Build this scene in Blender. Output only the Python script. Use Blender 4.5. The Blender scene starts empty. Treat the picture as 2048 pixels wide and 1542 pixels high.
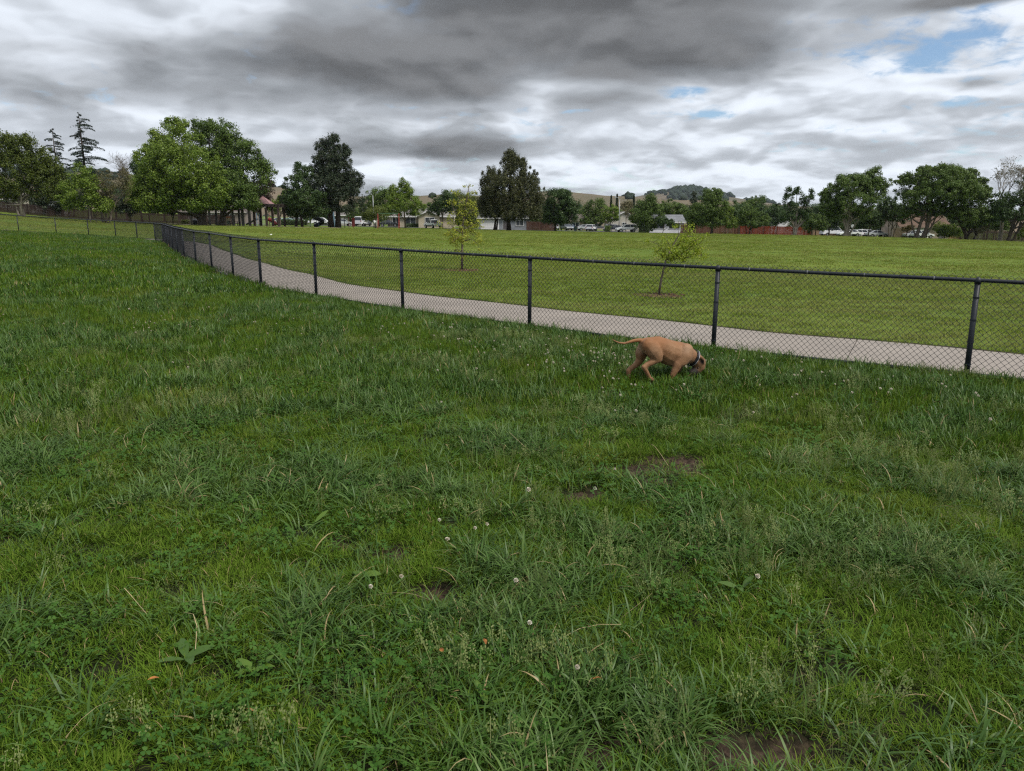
import bpy, bmesh, math, random
import numpy as np
from mathutils import Vector, Matrix
random.seed(7)
RNG = np.random.default_rng(11)
C = bpy.context.scene.collection
SC = bpy.context.scene

# ------------------------------------------------------------------ camera
F_PX, PITCH, EYE = 1480.0, math.radians(12.1), 1.67      # focal length for a 2048 px wide frame
cam_data = bpy.data.cameras.new('camera')
cam_data.sensor_width = 36.0
cam_data.lens = 36.0 * F_PX / 2048.0
cam_data.clip_start, cam_data.clip_end = 0.05, 20000.0
cam = bpy.data.objects.new('camera', cam_data)
C.objects.link(cam)
cam.location = (0, 0, EYE)
cam.rotation_euler = (math.pi / 2 - PITCH, 0, 0)
SC.camera = cam
SC.view_settings.view_transform = 'Standard'
SC.view_settings.look = 'None'
SC.view_settings.exposure = 1.35
SC.view_settings.gamma = 1.0
SC.view_settings.use_curve_mapping = False
SC.cycles.use_denoising = False
SC.cycles.filter_width = 1.25
SC.cycles.max_bounces = 6
SC.cycles.diffuse_bounces = 3
SC.cycles.transparent_max_bounces = 4


def ray(px, py):
    a, b = (px - 1024) / F_PX, (771 - py) / F_PX
    return a, math.cos(PITCH) + b * math.sin(PITCH), -math.sin(PITCH) + b * math.cos(PITCH)


# ------------------------------------------------------------------ world
SUN_EL, SUN_AZ = 54.0, 125.0                               # degrees; azimuth clockwise from the view direction
world = bpy.data.worlds.new('World')
SC.world = world
world.use_nodes = True
wt = world.node_tree
wt.nodes.clear()


class NB:
    """Small helper that chains shader maths."""
    def __init__(self, tree):
        self.t = tree

    def node(self, kind, **kw):
        n = self.t.nodes.new(kind)
        for k, v in kw.items():
            setattr(n, k, v)
        return n

    def link(self, a, b):
        self.t.links.new(a, b)

    def put(self, sock, v):
        if hasattr(v, 'is_output'):
            self.link(v, sock)
        else:
            sock.default_value = v

    def m(self, op, a, b=0.0, c=0.0, clamp=False):
        n = self.node('ShaderNodeMath', operation=op, use_clamp=clamp)
        for i, v in enumerate((a, b, c)):
            self.put(n.inputs[i], v)
        return n.outputs[0]

    def ss(self, lo, hi, v):
        n = self.node('ShaderNodeMapRange', interpolation_type='SMOOTHSTEP')
        self.put(n.inputs['Value'], v)
        n.inputs['From Min'].default_value, n.inputs['From Max'].default_value = lo, hi
        return n.outputs[0]

    def mix(self, f, a, b):
        n = self.node('ShaderNodeMix', data_type='RGBA')
        self.put(n.inputs[0], f)
        for s, v in ((n.inputs[6], a), (n.inputs[7], b)):
            self.put(s, v if hasattr(v, 'is_output') else (*v, 1.0))
        return n.outputs[2]

    def xyz(self, x, y, z):
        n = self.node('ShaderNodeCombineXYZ')
        for i, v in enumerate((x, y, z)):
            self.put(n.inputs[i], v)
        return n.outputs[0]

    def noise(self, vec, scale, detail=4.0, rough=0.5, dist=0.0, dims='3D'):
        n = self.node('ShaderNodeTexNoise', noise_dimensions=dims)
        if vec is not None:
            self.link(vec, n.inputs['Vector'])
        n.inputs['Scale'].default_value = scale
        n.inputs['Detail'].default_value = detail
        n.inputs['Roughness'].default_value = rough
        n.inputs['Distortion'].default_value = dist
        return n.outputs['Fac']


def build_sky():
    b = NB(wt)
    out = b.node('ShaderNodeOutputWorld')
    bg = b.node('ShaderNodeBackground')
    b.link(bg.outputs[0], out.inputs[0])
    bg.inputs['Strength'].default_value = 0.055
    sky = b.node('ShaderNodeTexSky', sky_type='NISHITA')
    sky.sun_disc = False
    sky.sun_elevation = math.radians(SUN_EL)
    sky.sun_rotation = math.radians(SUN_AZ)
    sky.air_density, sky.dust_density, sky.ozone_density = 1.0, 0.1, 3.0
    tc = b.node('ShaderNodeTexCoord')
    sep = b.node('ShaderNodeSeparateXYZ')
    b.link(tc.outputs['Generated'], sep.inputs[0])
    x, y, z = sep.outputs
    zc = b.m('MAXIMUM', z, 0.0)
    az = b.m('ARCTAN2', x, y)
    inv = b.m('DIVIDE', 1.0, b.m('ADD', zc, 0.21))
    qx, qy = b.m('MULTIPLY', x, inv), b.m('MULTIPLY', y, inv)
    q = b.xyz(qx, qy, 0.0)
    up = 0.95
    qu = b.xyz(b.m('MULTIPLY', qx, up), b.m('MULTIPLY', qy, up), 0.0)

    def heap(v):
        n1 = b.noise(v, 0.80, 7.0, 0.48, 0.05, '2D')
        vo = b.node('ShaderNodeTexVoronoi', feature='SMOOTH_F1', voronoi_dimensions='2D')
        wv = b.node('ShaderNodeTexNoise', noise_dimensions='2D')
        b.link(v, wv.inputs['Vector'])
        wv.inputs['Scale'].default_value, wv.inputs['Detail'].default_value = 2.6, 3.0
        ad = b.node('ShaderNodeVectorMath', operation='MULTIPLY_ADD')
        b.link(wv.outputs['Color'], ad.inputs[0])
        ad.inputs[1].default_value = (.40, .40, .0)
        b.link(v, ad.inputs[2])
        b.link(ad.outputs[0], vo.inputs['Vector'])
        vo.inputs['Scale'].default_value = 2.0
        vo.inputs['Detail'].default_value = 3.0
        vo.inputs['Roughness'].default_value = .5
        vo.inputs['Smoothness'].default_value = .5
        puff = b.m('SUBTRACT', .45, vo.outputs['Distance'])           # rounded heaps with creases between them
        return b.m('ADD', n1, b.m('MULTIPLY', puff, 0.50))

    na, nb = heap(q), heap(qu)
    relief = b.m('SUBTRACT', na, nb)                       # tops of the heaps bright, bases grey
    soft = b.noise(q, 0.30, 3.0, 0.45, 0.0, '2D')

    def blob(px, py, rx, ry):
        a_, b_, c_ = ray(px, py)
        az0, z0 = math.atan2(a_, b_), c_ / math.sqrt(a_ * a_ + b_ * b_ + c_ * c_)
        dx = b.m('MULTIPLY', b.m('SUBTRACT', az, az0), F_PX / rx)
        dz = b.m('MULTIPLY', b.m('SUBTRACT', z, z0), F_PX / ry)
        s = b.m('ADD', b.m('MULTIPLY', dx, dx), b.m('MULTIPLY', dz, dz))
        return b.m('EXPONENT', b.m('MULTIPLY', s, -1.0))

    thick = 0.0
    for px, py, rx, ry, w in SKY_THICK:
        thick = b.m('ADD', thick, b.m('MULTIPLY', blob(px, py, rx, ry), w))
    hole = 0.0
    for px, py, rx, ry, w in SKY_HOLES:
        hole = b.m('ADD', hole, b.m('MULTIPLY', blob(px, py, rx, ry), w))
    dens = b.m('ADD', b.m('MULTIPLY', b.m('SUBTRACT', na, 0.555), 1.45), b.m('MULTIPLY', b.m('SUBTRACT', soft, 0.5), 0.8))
    d = b.m('SUBTRACT', b.m('ADD', b.m('ADD', dens, thick), 0.44), b.m('MULTIPLY', b.ss(0.30, 0.60, z), 0.22))
    dark = b.ss(0.05, 1.0, d)
    ramp = b.node('ShaderNodeValToRGB')
    b.link(dark, ramp.inputs[0])
    el = ramp.color_ramp.elements
    el[0].position, el[0].color = 0.0, (4.75, 5.1, 5.6, 1)
    el[1].position, el[1].color = 1.0, (1.22, 1.26, 1.33, 1)
    for p_, c_ in ((0.25, (3.30, 3.52, 3.84)), (0.50, (2.35, 2.52, 2.74)), (0.78, (1.72, 1.82, 1.97))):
        e = el.new(p_)
        e.color = (*c_, 1)
    rl = b.m('ADD', 1.06, b.m('MULTIPLY', b.m('TANH', b.m('MULTIPLY', relief, 6.5)), 0.37))
    sc_ = b.node('ShaderNodeVectorMath', operation='SCALE')
    b.link(ramp.outputs[0], sc_.inputs[0])
    b.link(rl, sc_.inputs['Scale'])
    cloud = sc_.outputs[0]
    # blue gaps, broken up by small high cloudlets
    fine = b.noise(q, 9.0, 4.0, 0.6, 0.3, '2D')
    wisp = b.noise(q, 1.5, 5.0, 0.55, 0.6, '2D')
    hm = b.m('ADD', hole, b.m('ADD', b.m('MULTIPLY', b.m('SUBTRACT', wisp, 0.5), 2.2), b.m('MULTIPLY', b.m('SUBTRACT', fine, 0.5), 1.7)))
    gap = b.m('MULTIPLY', b.ss(0.34, 1.05, hm), b.m('SUBTRACT', 1.0, b.ss(0.45, 0.85, d)))
    blue = b.node('ShaderNodeVectorMath', operation='SCALE')
    b.link(sky.outputs[0], blue.inputs[0])
    blue.inputs['Scale'].default_value = SKY_BLUE
    col = b.mix(gap, cloud, blue.outputs[0])
    b.link(col, bg.inputs['Color'])


SKY_BLUE = 0.9
# thick (dark) and thin (bright) cloud: pixel centre in the photograph's frame, reach in pixels, weight
SKY_THICK = [
    (1400, -20, 420, 110, .85), (1050, 50, 420, 110, .48), (1330, 125, 240, 44, .48), (1620, 130, 140, 44, .45), (640, 20, 500, 60, .10), (500, 60, 800, 110, .05), (1250, 70, 380, 80, .12), (350, 260, 450, 40, -.06), (1750, 270, 330, 60, .10),
    (330, 175, 210, 26, .28), (200, 85, 300, 26, .14), (680, 150, 260, 36, .24), (880, 180, 130, 16, .14), (420, 130, 200, 30, .10),
    (760, 305, 250, 20, .34), (980, 290, 160, 22, .16), (1250, 205, 150, 16, .16), (1180, 290, 260, 16, .30), (420, 240, 520, 70, .10), (900, 250, 300, 30, .04), (760, 250, 700, 14, -.16), (350, 265, 400, 16, -.14),
    (1700, 295, 380, 14, .30), (1620, 335, 160, 14, .20), (1900, 320, 260, 14, .18), (650, 235, 300, 16, .10),
    (60, 140, 70, 30, -.28), (60, 230, 130, 30, -.12), (830, 345, 150, 26, -.62), (1150, 345, 240, 20, -.40), (1850, 110, 230, 100, -.55),
    (1900, 240, 330, 36, -.40), (1500, 345, 160, 18, -.30), (1950, 355, 200, 20, -.25), (480, 40, 130, 40, -.10), (1160, 172, 90, 14, -.34), (1480, 215, 120, 26, -.25),
    (1940, 160, 80, 14, .50), (1830, 165, 90, 10, .12), (1500, 165, 70, 14, .30), (1960, -4, 100, 12, 1.1), (1590, 40, 40, 14, -.12), (560, 165, 50, 10, -.22), (950, 215, 160, 10, -.12),
]
SKY_HOLES = [(1860, 75, 200, 60, .62), (1385, 185, 40, 18, .95), (1400, 228, 90, 10, .9), (1910, 205, 60, 8, .7), (1830, 120, 130, 25, .35),
             (1150, 222, 40, 8, .6), (2150, 120, 300, 120, .3), (1095, 385, 60, 10, .2), (1545, 45, 70, 12, .3)]
build_sky()
world.cycles.sampling_method = 'MANUAL'
world.cycles.sample_map_resolution = 512

sun_data = bpy.data.lights.new('sun', 'SUN')
sun_data.energy = 1.5
sun_data.angle = math.radians(14)
sun_data.color = (1.0, 0.95, 0.88)
sun = bpy.data.objects.new('sun', sun_data)
C.objects.link(sun)
sdir = Vector((math.sin(math.radians(SUN_AZ)) * math.cos(math.radians(SUN_EL)),
               math.cos(math.radians(SUN_AZ)) * math.cos(math.radians(SUN_EL)), math.sin(math.radians(SUN_EL))))
sun.rotation_euler = (-sdir).to_track_quat('-Z', 'Y').to_euler()

# ------------------------------------------------------------------ helpers
def smooth01(lo, hi, v):
    t = np.clip((np.asarray(v, float) - lo) / (hi - lo), 0, 1)
    return t * t * (3 - 2 * t)


def gz(x, y):
    """Height of the terrain: a plane that tips down to one side, with a rise where the park climbs."""
    x, y = np.asarray(x, float), np.asarray(y, float)
    xc, yc = np.clip(x, -170, 170), np.clip(y, -60, 190)
    z = -.022 * xc + .006 * yc
    q = np.clip(-xc - .43 * yc, 0, 45)
    z = z + .0015 * q * q * smooth01(15, 40, yc)
    z = z + .5 * np.exp(-((x - 62) ** 2 + (y - 130) ** 2) / 35 ** 2)
    z = z + .018 * np.sin(1.3 * x + .6 * y) * np.sin(.9 * y - .5 * x + 1) * np.exp(-(x * x + y * y) / 40 ** 2)
    return z


def g1(x, y):
    return float(gz(x, y))


def W(px, D):
    """World x of the pixel column px at forward distance D (ground level near the far side of the field)."""
    a, b_, c_ = ray(px, 452)
    return a * D / b_


def Wg(px, py):
    """Where the ray through a pixel meets the terrain."""
    a, b_, c_ = ray(px, py)
    lo, hi = 0.5, 400.0
    t = 0.5
    while t < 400 and EYE + t * c_ > g1(a * t, b_ * t):
        lo = t
        t *= 1.02
    hi = t
    for _ in range(40):
        t = (lo + hi) / 2
        if EYE + t * c_ > g1(a * t, b_ * t):
            lo = t
        else:
            hi = t
    return a * t, b_ * t


def hash2(ix, iy, seed):
    h = (ix.astype(np.int64) * 374761393 + iy.astype(np.int64) * 668265263 + seed * 1442695041) & 0x7fffffff
    h = ((h ^ (h >> 13)) * 1274126177) & 0x7fffffff
    return ((h ^ (h >> 16)) & 0xffff) / 65535.0


def vnoise(x, y, cell, seed, octaves=3):
    out, amp, tot = 0.0, 1.0, 0.0
    for o in range(octaves):
        u, v = x / cell, y / cell
        iu, iv = np.floor(u), np.floor(v)
        fu, fv = u - iu, v - iv
        fu, fv = fu * fu * (3 - 2 * fu), fv * fv * (3 - 2 * fv)
        a, b_ = hash2(iu, iv, seed + o), hash2(iu + 1, iv, seed + o)
        c_, d = hash2(iu, iv + 1, seed + o), hash2(iu + 1, iv + 1, seed + o)
        out = out + amp * ((a * (1 - fu) + b_ * fu) * (1 - fv) + (c_ * (1 - fu) + d * fu) * fv)
        tot += amp
        amp *= .5
        cell *= .5
    return out / tot


def new_mat(name):
    m = bpy.data.materials.new(name)
    m.use_nodes = True
    return m, NB(m.node_tree), m.node_tree.nodes['Principled BSDF']


def mat(name, col, rough=.6, var=.25, scale=3.0, spec=.3, metal=0.0, bump=0.0, bscale=40.0, col2=None, stretch=None):
    """A plain surface with uneven colour, uneven gloss and fine relief."""
    m, b, p = new_mat(name)
    tc = b.node('ShaderNodeTexCoord')
    vec = tc.outputs['Object']
    if stretch:
        mp = b.node('ShaderNodeMapping')
        mp.inputs['Scale'].default_value = stretch
        b.link(vec, mp.inputs[0])
        vec = mp.outputs[0]
    n = b.noise(vec, scale, 5.0, .6)
    f = b.ss(.3, .7, n)
    c2 = col2 or tuple(c * (1 - var) for c in col)
    c1 = tuple(min(1, c * (1 + var * .6)) for c in col) if col2 is None else col
    b.link(b.mix(f, c1, c2), p.inputs['Base Color'])
    p.inputs['Roughness'].default_value = rough
    p.inputs['Specular IOR Level'].default_value = spec
    p.inputs['Metallic'].default_value = metal
    if bump:
        bn = b.node('ShaderNodeBump')
        bn.inputs['Strength'].default_value = bump
        bn.inputs['Distance'].default_value = .02
        b.link(b.noise(vec, bscale, 4.0, .6), bn.inputs['Height'])
        b.link(bn.outputs[0], p.inputs['Normal'])
    return m


def leaf_mat(name, c1, c2, c3=None, trans=.25, rough=.5, spec=.25, patch=.35, island=True):
    """Foliage: every leaf its own tone, broad patches of another tone, a little light coming through."""
    m, b, p = new_mat(name)
    geo = b.node('ShaderNodeNewGeometry')
    oi = b.node('ShaderNodeObjectInfo')
    rnd = geo.outputs['Random Per Island'] if island else oi.outputs['Random']
    pn = b.noise(geo.outputs['Position'], patch, 3.0, .5)
    col = b.mix(b.m('MULTIPLY_ADD', b.ss(.35, .65, pn), .5, b.m('MULTIPLY', rnd, .5)), c1, c2)
    if c3:
        r2 = b.m('FRACT', b.m('MULTIPLY', rnd, 7.31))
        col = b.mix(b.ss(.72, .95, r2), col, c3)
    b.link(col, p.inputs['Base Color'])
    p.inputs['Roughness'].default_value = rough
    p.inputs['Specular IOR Level'].default_value = spec
    if trans:
        tr = b.node('ShaderNodeBsdfTranslucent')
        b.link(col, tr.inputs[0])
        mx = b.node('ShaderNodeMixShader')
        mx.inputs[0].default_value = trans
        b.link(p.outputs[0], mx.inputs[1])
        b.link(tr.outputs[0], mx.inputs[2])
        b.link(mx.outputs[0], m.node_tree.nodes['Material Output'].inputs[0])
    return m


class MB:
    """Collects boxes, tubes, prisms; build() links them as one mesh object."""
    def __init__(self):
        self.v, self.f = [], []

    def add(self, vs, fs):
        o = len(self.v)
        self.v.extend(tuple(p) for p in vs)
        self.f.extend(tuple(i + o for i in f) for f in fs)
        return self

    def box(self, c, s, rz=0.0, taper=(1, 1)):
        hx, hy, hz = s[0] / 2, s[1] / 2, s[2] / 2
        cr, sr = math.cos(rz), math.sin(rz)
        vs = []
        for z, tx, ty in ((-hz, 1, 1), (hz, *taper)):
            for x, y in ((-hx, -hy), (hx, -hy), (hx, hy), (-hx, hy)):
                x2, y2 = x * tx, y * ty
                vs.append((c[0] + x2 * cr - y2 * sr, c[1] + x2 * sr + y2 * cr, c[2] + z))
        return self.add(vs, [(3, 2, 1, 0), (4, 5, 6, 7), (0, 1, 5, 4), (1, 2, 6, 5), (2, 3, 7, 6), (3, 0, 4, 7)])

    def tube(self, pts, r, n=8, cap=True):
        pts = [Vector(p) for p in pts]
        rs = r if isinstance(r, (list, tuple)) else [r] * len(pts)
        base = len(self.v)
        vs, fs = [], []
        up = Vector((0, 0, 1))
        for i, p in enumerate(pts):
            d = (pts[min(i + 1, len(pts) - 1)] - pts[max(i - 1, 0)])
            d = d.normalized() if d.length > 1e-9 else up
            a = d.cross(up if abs(d.z) < .95 else Vector((1, 0, 0))).normalized()
            c = d.cross(a)
            for k in range(n):
                t = 2 * math.pi * k / n
                vs.append(p + (a * math.cos(t) + c * math.sin(t)) * rs[i])
        for i in range(len(pts) - 1):
            for k in range(n):
                k2 = (k + 1) % n
                fs.append((i * n + k, (i + 1) * n + k, (i + 1) * n + k2, i * n + k2))
        if cap:
            fs.append(tuple(range(n)))
            fs.append(tuple((len(pts) - 1) * n + k for k in reversed(range(n))))
        return self.add(vs, fs)

    def prism(self, poly, y0, y1):
        """Polygon in the local xz plane pushed along y."""
        n = len(poly)
        vs = [(x, y0, z) for x, z in poly] + [(x, y1, z) for x, z in poly]
        fs = [tuple(range(n)), tuple(range(2 * n - 1, n - 1, -1))]
        fs += [(i, n + i, n + (i + 1) % n, (i + 1) % n) for i in range(n)]
        return self.add(vs, fs)

    def build(self, name, m, parent=None, smooth=False, bevel=0.0):
        me = bpy.data.meshes.new(name)
        me.from_pydata(self.v, [], self.f)
        bm = bmesh.new()
        bm.from_mesh(me)
        if bevel:
            bmesh.ops.remove_doubles(bm, verts=bm.verts, dist=1e-5)
            eds = [e for e in bm.edges if len(e.link_faces) == 2 and e.calc_face_angle(0) > .5]
            bmesh.ops.bevel(bm, geom=eds, offset=bevel, segments=2, affect='EDGES', profile=.6)
        bmesh.ops.recalc_face_normals(bm, faces=bm.faces)
        bm.to_mesh(me)
        bm.free()
        return link(name, me, m, parent, smooth)


def link(name, me, m, parent=None, smooth=False):
    if m and not me.materials:
        me.materials.append(m)
    if smooth:
        me.polygons.foreach_set('use_smooth', [True] * len(me.polygons))
    o = bpy.data.objects.new(name, me)
    C.objects.link(o)
    o.parent = parent
    return o


def tag(o, label=None, cat=None, group=None, kind=None):
    if label:
        o['label'] = label
    if cat:
        o['category'] = cat
    if group:
        o['group'] = group
    if kind:
        o['kind'] = kind
    return o


def thing(name, label, cat, loc=(0, 0, 0), rz=0.0, group=None):
    o = bpy.data.objects.new(name, None)
    o.empty_display_size = .2
    C.objects.link(o)
    o.location, o.rotation_euler = loc, (0, 0, rz)
    return tag(o, label, cat, group)


def quads_mesh(name, V):
    """V: (n, 4, 3) corner array -> mesh of separate quads."""
    n = len(V)
    me = bpy.data.meshes.new(name)
    me.vertices.add(n * 4)
    me.vertices.foreach_set('co', np.ascontiguousarray(V, np.float32).ravel())
    me.loops.add(n * 4)
    me.loops.foreach_set('vertex_index', np.arange(n * 4, dtype=np.int32))
    me.polygons.add(n)
    me.polygons.foreach_set('loop_start', np.arange(0, n * 4, 4, dtype=np.int32))
    me.update(calc_edges=True)
    return me


def grid_mesh(name, X, Y, Z, wrap=False):
    ny, nx = X.shape
    me = bpy.data.meshes.new(name)
    co = np.stack([X, Y, Z], -1).reshape(-1, 3).astype(np.float32)
    idx = np.arange(nx * ny).reshape(ny, nx)
    F = np.stack([idx[:-1, :-1], idx[:-1, 1:], idx[1:, 1:], idx[1:, :-1]], -1).reshape(-1, 4).astype(np.int32)
    me.vertices.add(len(co))
    me.vertices.foreach_set('co', co.ravel())
    me.loops.add(F.size)
    me.loops.foreach_set('vertex_index', F.ravel())
    me.polygons.add(len(F))
    me.polygons.foreach_set('loop_start', np.arange(0, F.size, 4, dtype=np.int32))
    me.update(calc_edges=True)
    me.polygons.foreach_set('use_smooth', [True] * len(F))
    return me

# ------------------------------------------------------------------ fence line, path edge
POST_PX = [(1932, 755), (1426, 703), (1059, 657), (806, 623), (633, 595), (523, 577)]
posts = [Wg(*p) for p in POST_PX]
TAIL = [Wg(455, 553.5), Wg(414, 538), Wg(386, 527), Wg(366, 517), Wg(353, 508), Wg(345, 502.5), Wg(338.5, 497), Wg(333, 491.5)]
d0 = Vector(posts[0]) - Vector(posts[1])
right = [tuple(Vector(posts[0]) + d0.normalized() * 3.05 * k + Vector((0, -.12 * k * k))) for k in (3, 2, 1)]
far = [(W(313.5, 45.2), 45.2), (W(283, 47.4), 47.4), (W(244, 49.4), 49.4), (W(198, 51.0), 51.0), (W(145, 52.4), 52.4), (W(83, 53.4), 53.4),
       (W(21, 54.0), 54.0)]
dl = Vector(far[-1]) - Vector(far[-2])
far += [tuple(Vector(far[-1]) + dl * k) for k in (1, 2, 3)]
ctrl = right + posts + TAIL + far


def catmull(pts, step):
    P = [Vector(p) for p in pts]
    P = [P[0] * 2 - P[1]] + P + [P[-1] * 2 - P[-2]]
    out = []
    for i in range(1, len(P) - 2):
        n = max(2, int((P[i + 1] - P[i]).length / step))
        for k in range(n):
            t = k / n
            a, b_, c_, d = P[i - 1], P[i], P[i + 1], P[i + 2]
            out.append(.5 * ((2 * b_) + (c_ - a) * t + (2 * a - 5 * b_ + 4 * c_ - d) * t * t + (3 * b_ - a - 3 * c_ + d) * t ** 3))
    out.append(P[-2])
    return out


LINE = catmull(ctrl, .3)
LA = np.array([tuple(p) for p in LINE])
# fence posts sit 3.05 m apart along the line, starting from the posts that can be measured
FENCE_POSTS = right + posts
arc = 0.0
i0 = min(range(len(LINE)), key=lambda i: (LINE[i] - Vector(posts[-1])).length)
last = LINE[i0]
for p in LINE[i0:]:
    if (p - last).length >= 3.05:
        FENCE_POSTS.append(tuple(p))
        last = p


def side(x, y):
    """Signed distance to the fence line; positive on the camera's side."""
    x, y = np.asarray(x, float), np.asarray(y, float)
    best = np.full(x.shape, 1e9)
    sgn = np.zeros(x.shape)
    L = LA[::2]
    for i in range(len(L) - 1):
        ax, ay = L[i]
        bx, by = L[i + 1]
        dx, dy = bx - ax, by - ay
        t = np.clip(((x - ax) * dx + (y - ay) * dy) / (dx * dx + dy * dy), 0, 1)
        ex, ey = x - ax - t * dx, y - ay - t * dy
        d = ex * ex + ey * ey
        cr = dx * ey - dy * ex
        m = d < best
        best = np.where(m, d, best)
        sgn = np.where(m, np.sign(cr), sgn)
    return np.sqrt(best) * sgn


# line runs right to left, so the camera lies on its left-hand side (cross product positive)
FLIP = 1.0 if side(np.array([0.0]), np.array([0.0]))[0] > 0 else -1.0


def offset_line(off_in, off_out):
    """Edges of a band beside the fence, away from the camera."""
    P = LINE
    inn, out = [], []
    for i, p in enumerate(P):
        d = P[min(i + 1, len(P) - 1)] - P[max(i - 1, 0)]
        n = Vector((d.y, -d.x)).normalized() * FLIP
        inn.append(p + n * off_in)
        out.append(p + n * off_out)
    return inn, out


PATH_IN, PATH_W, PATH_END = .02, 2.3, -26.5

# ------------------------------------------------------------------ ground
DIRT = [(1345, 930, .26, .20), (1270, 945, .12, .08), (800, 1110, .09, .06), (880, 1190, .13, .06), (1215, 1510, .09, .06), (1570, 1525, .18, .08), (690, 1088, .07, .03),
        (1150, 945, .16, .04), (1200, 995, .25, .06), (1880, 1080, .1, .05), (1400, 770, .2, .05), (1010, 1190, .1, .04)]
DIRT = [(*Wg(px, py), rx, ry) for px, py, rx, ry in DIRT]


def bare(x, y):
    """How bare the soil is (0 to 1)."""
    s = np.zeros(np.shape(x))
    n = vnoise(np.asarray(x), np.asarray(y), .16, 5, 3) - .5
    for cx, cy, rx, ry in DIRT:
        d = np.sqrt(((x - cx) / (rx * 1.25)) ** 2 + ((y - cy) / (ry * 1.9)) ** 2)
        s = np.maximum(s, 1 - smooth01(.55, 1.15, d + n * 2.0))
    return s


def ground_material():
    m, b, p = new_mat('ground')
    geo = b.node('ShaderNodeNewGeometry')
    pos = geo.outputs['Position']
    at = b.node('ShaderNodeAttribute', attribute_name='bare')
    rn = b.node('ShaderNodeAttribute', attribute_name='run')
    st = b.node('ShaderNodeMapping')
    st.inputs['Rotation'].default_value = (0, 0, .12)
    st.inputs['Scale'].default_value = (.35, 1.0, 1.0)
    b.link(pos, st.inputs[0])
    n1 = b.noise(st.outputs[0], .22, 6.0, .62, .4)
    n2 = b.noise(pos, 2.2, 5.0, .6)
    n3 = b.noise(pos, 26.0, 4.0, .65)
    field = b.mix(b.ss(.32, .68, n1), (.084, .134, .016), (.156, .206, .031))
    field = b.mix(b.m('MULTIPLY', b.ss(.60, .80, n2), .55), field, (.20, .20, .06))
    field = b.mix(b.m('MULTIPLY', b.ss(.62, .4, n3), .45), field, (.035, .062, .012))
    thatch = b.mix(b.ss(.35, .7, n3), (.010, .014, .005), (.030, .030, .013))
    soil = b.mix(b.ss(.35, .65, n3), (.022, .015, .011), (.070, .048, .034))
    near = b.mix(at.outputs['Fac'], thatch, soil)
    b.link(b.mix(rn.outputs['Fac'], field, near), p.inputs['Base Color'])
    p.inputs['Roughness'].default_value = .95
    p.inputs['Specular IOR Level'].default_value = .1
    bn = b.node('ShaderNodeBump')
    bn.inputs['Strength'].default_value = .8
    bn.inputs['Distance'].default_value = .04
    b.link(b.noise(pos, 14.0, 5.0, .7), bn.inputs['Height'])
    b.link(bn.outputs[0], p.inputs['Normal'])
    return m


def build_ground():
    t = np.linspace(-1, 1, 481)
    k = 9.3
    xs = np.sinh(k * t) / math.sinh(k) * 3380
    ys = np.sinh(k * t) / math.sinh(k) * 3380 + 5.0
    X, Y = np.meshgrid(xs, ys)
    Z = gz(X, Y)
    s = side(X.ravel(), Y.ravel()) * FLIP
    run = smooth01(-.05, .1, s) * (np.hypot(X, Y).ravel() < 90)
    br = bare(X.ravel(), Y.ravel())
    lump = (vnoise(X, Y, .10, 9, 3) - .5) * .09 * br.reshape(X.shape)
    Z = Z + lump - .02 * br.reshape(X.shape)
    near = np.exp(-(((X) / 60) ** 2 + ((Y - 20) / 60) ** 2))
    # the trough that holds the path
    band = smooth01(-PATH_W - .05, -PATH_W + .2, s) * (1 - smooth01(-.15, .02, s))
    Z = Z - .05 * band.reshape(X.shape)
    me = grid_mesh('ground', X, Y, Z)
    for nm, v in (('bare', br), ('run', run)):
        a = me.attributes.new(nm, 'FLOAT', 'POINT')
        a.data.foreach_set('value', np.asarray(v, np.float32))
    o = link('ground', me, ground_material())
    tag(o, kind='structure')


build_ground()

# ------------------------------------------------------------------ concrete path, one slab after another
def concrete(name, c=(.285, .248, .212)):
    m, b, p = new_mat(name)
    geo = b.node('ShaderNodeNewGeometry')
    oi = b.node('ShaderNodeObjectInfo')
    pos = geo.outputs['Position']
    n1, n2 = b.noise(pos, .9, 5.0, .6), b.noise(pos, 60.0, 3.0, .6)
    col = b.mix(b.ss(.3, .7, n1), c, tuple(v * .78 for v in c))
    col = b.mix(b.m('MULTIPLY', b.ss(.55, .75, n2), .35), col, tuple(v * .6 for v in c))
    col = b.mix(b.m('MULTIPLY', oi.outputs['Random'], .22), col, (c[0] * .72, c[1] * .7, c[2] * .7))
    n4 = b.noise(pos, 3.2, 6.0, .7, .5)
    col = b.mix(b.m('MULTIPLY', b.ss(.54, .72, n4), .45), col, tuple(v * .62 for v in c))
    b.link(col, p.inputs['Base Color'])
    p.inputs['Roughness'].default_value = .85
    bn = b.node('ShaderNodeBump')
    bn.inputs['Strength'].default_value = .25
    bn.inputs['Distance'].default_value = .01
    b.link(n2, bn.inputs['Height'])
    b.link(bn.outputs[0], p.inputs['Normal'])
    return m


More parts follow.
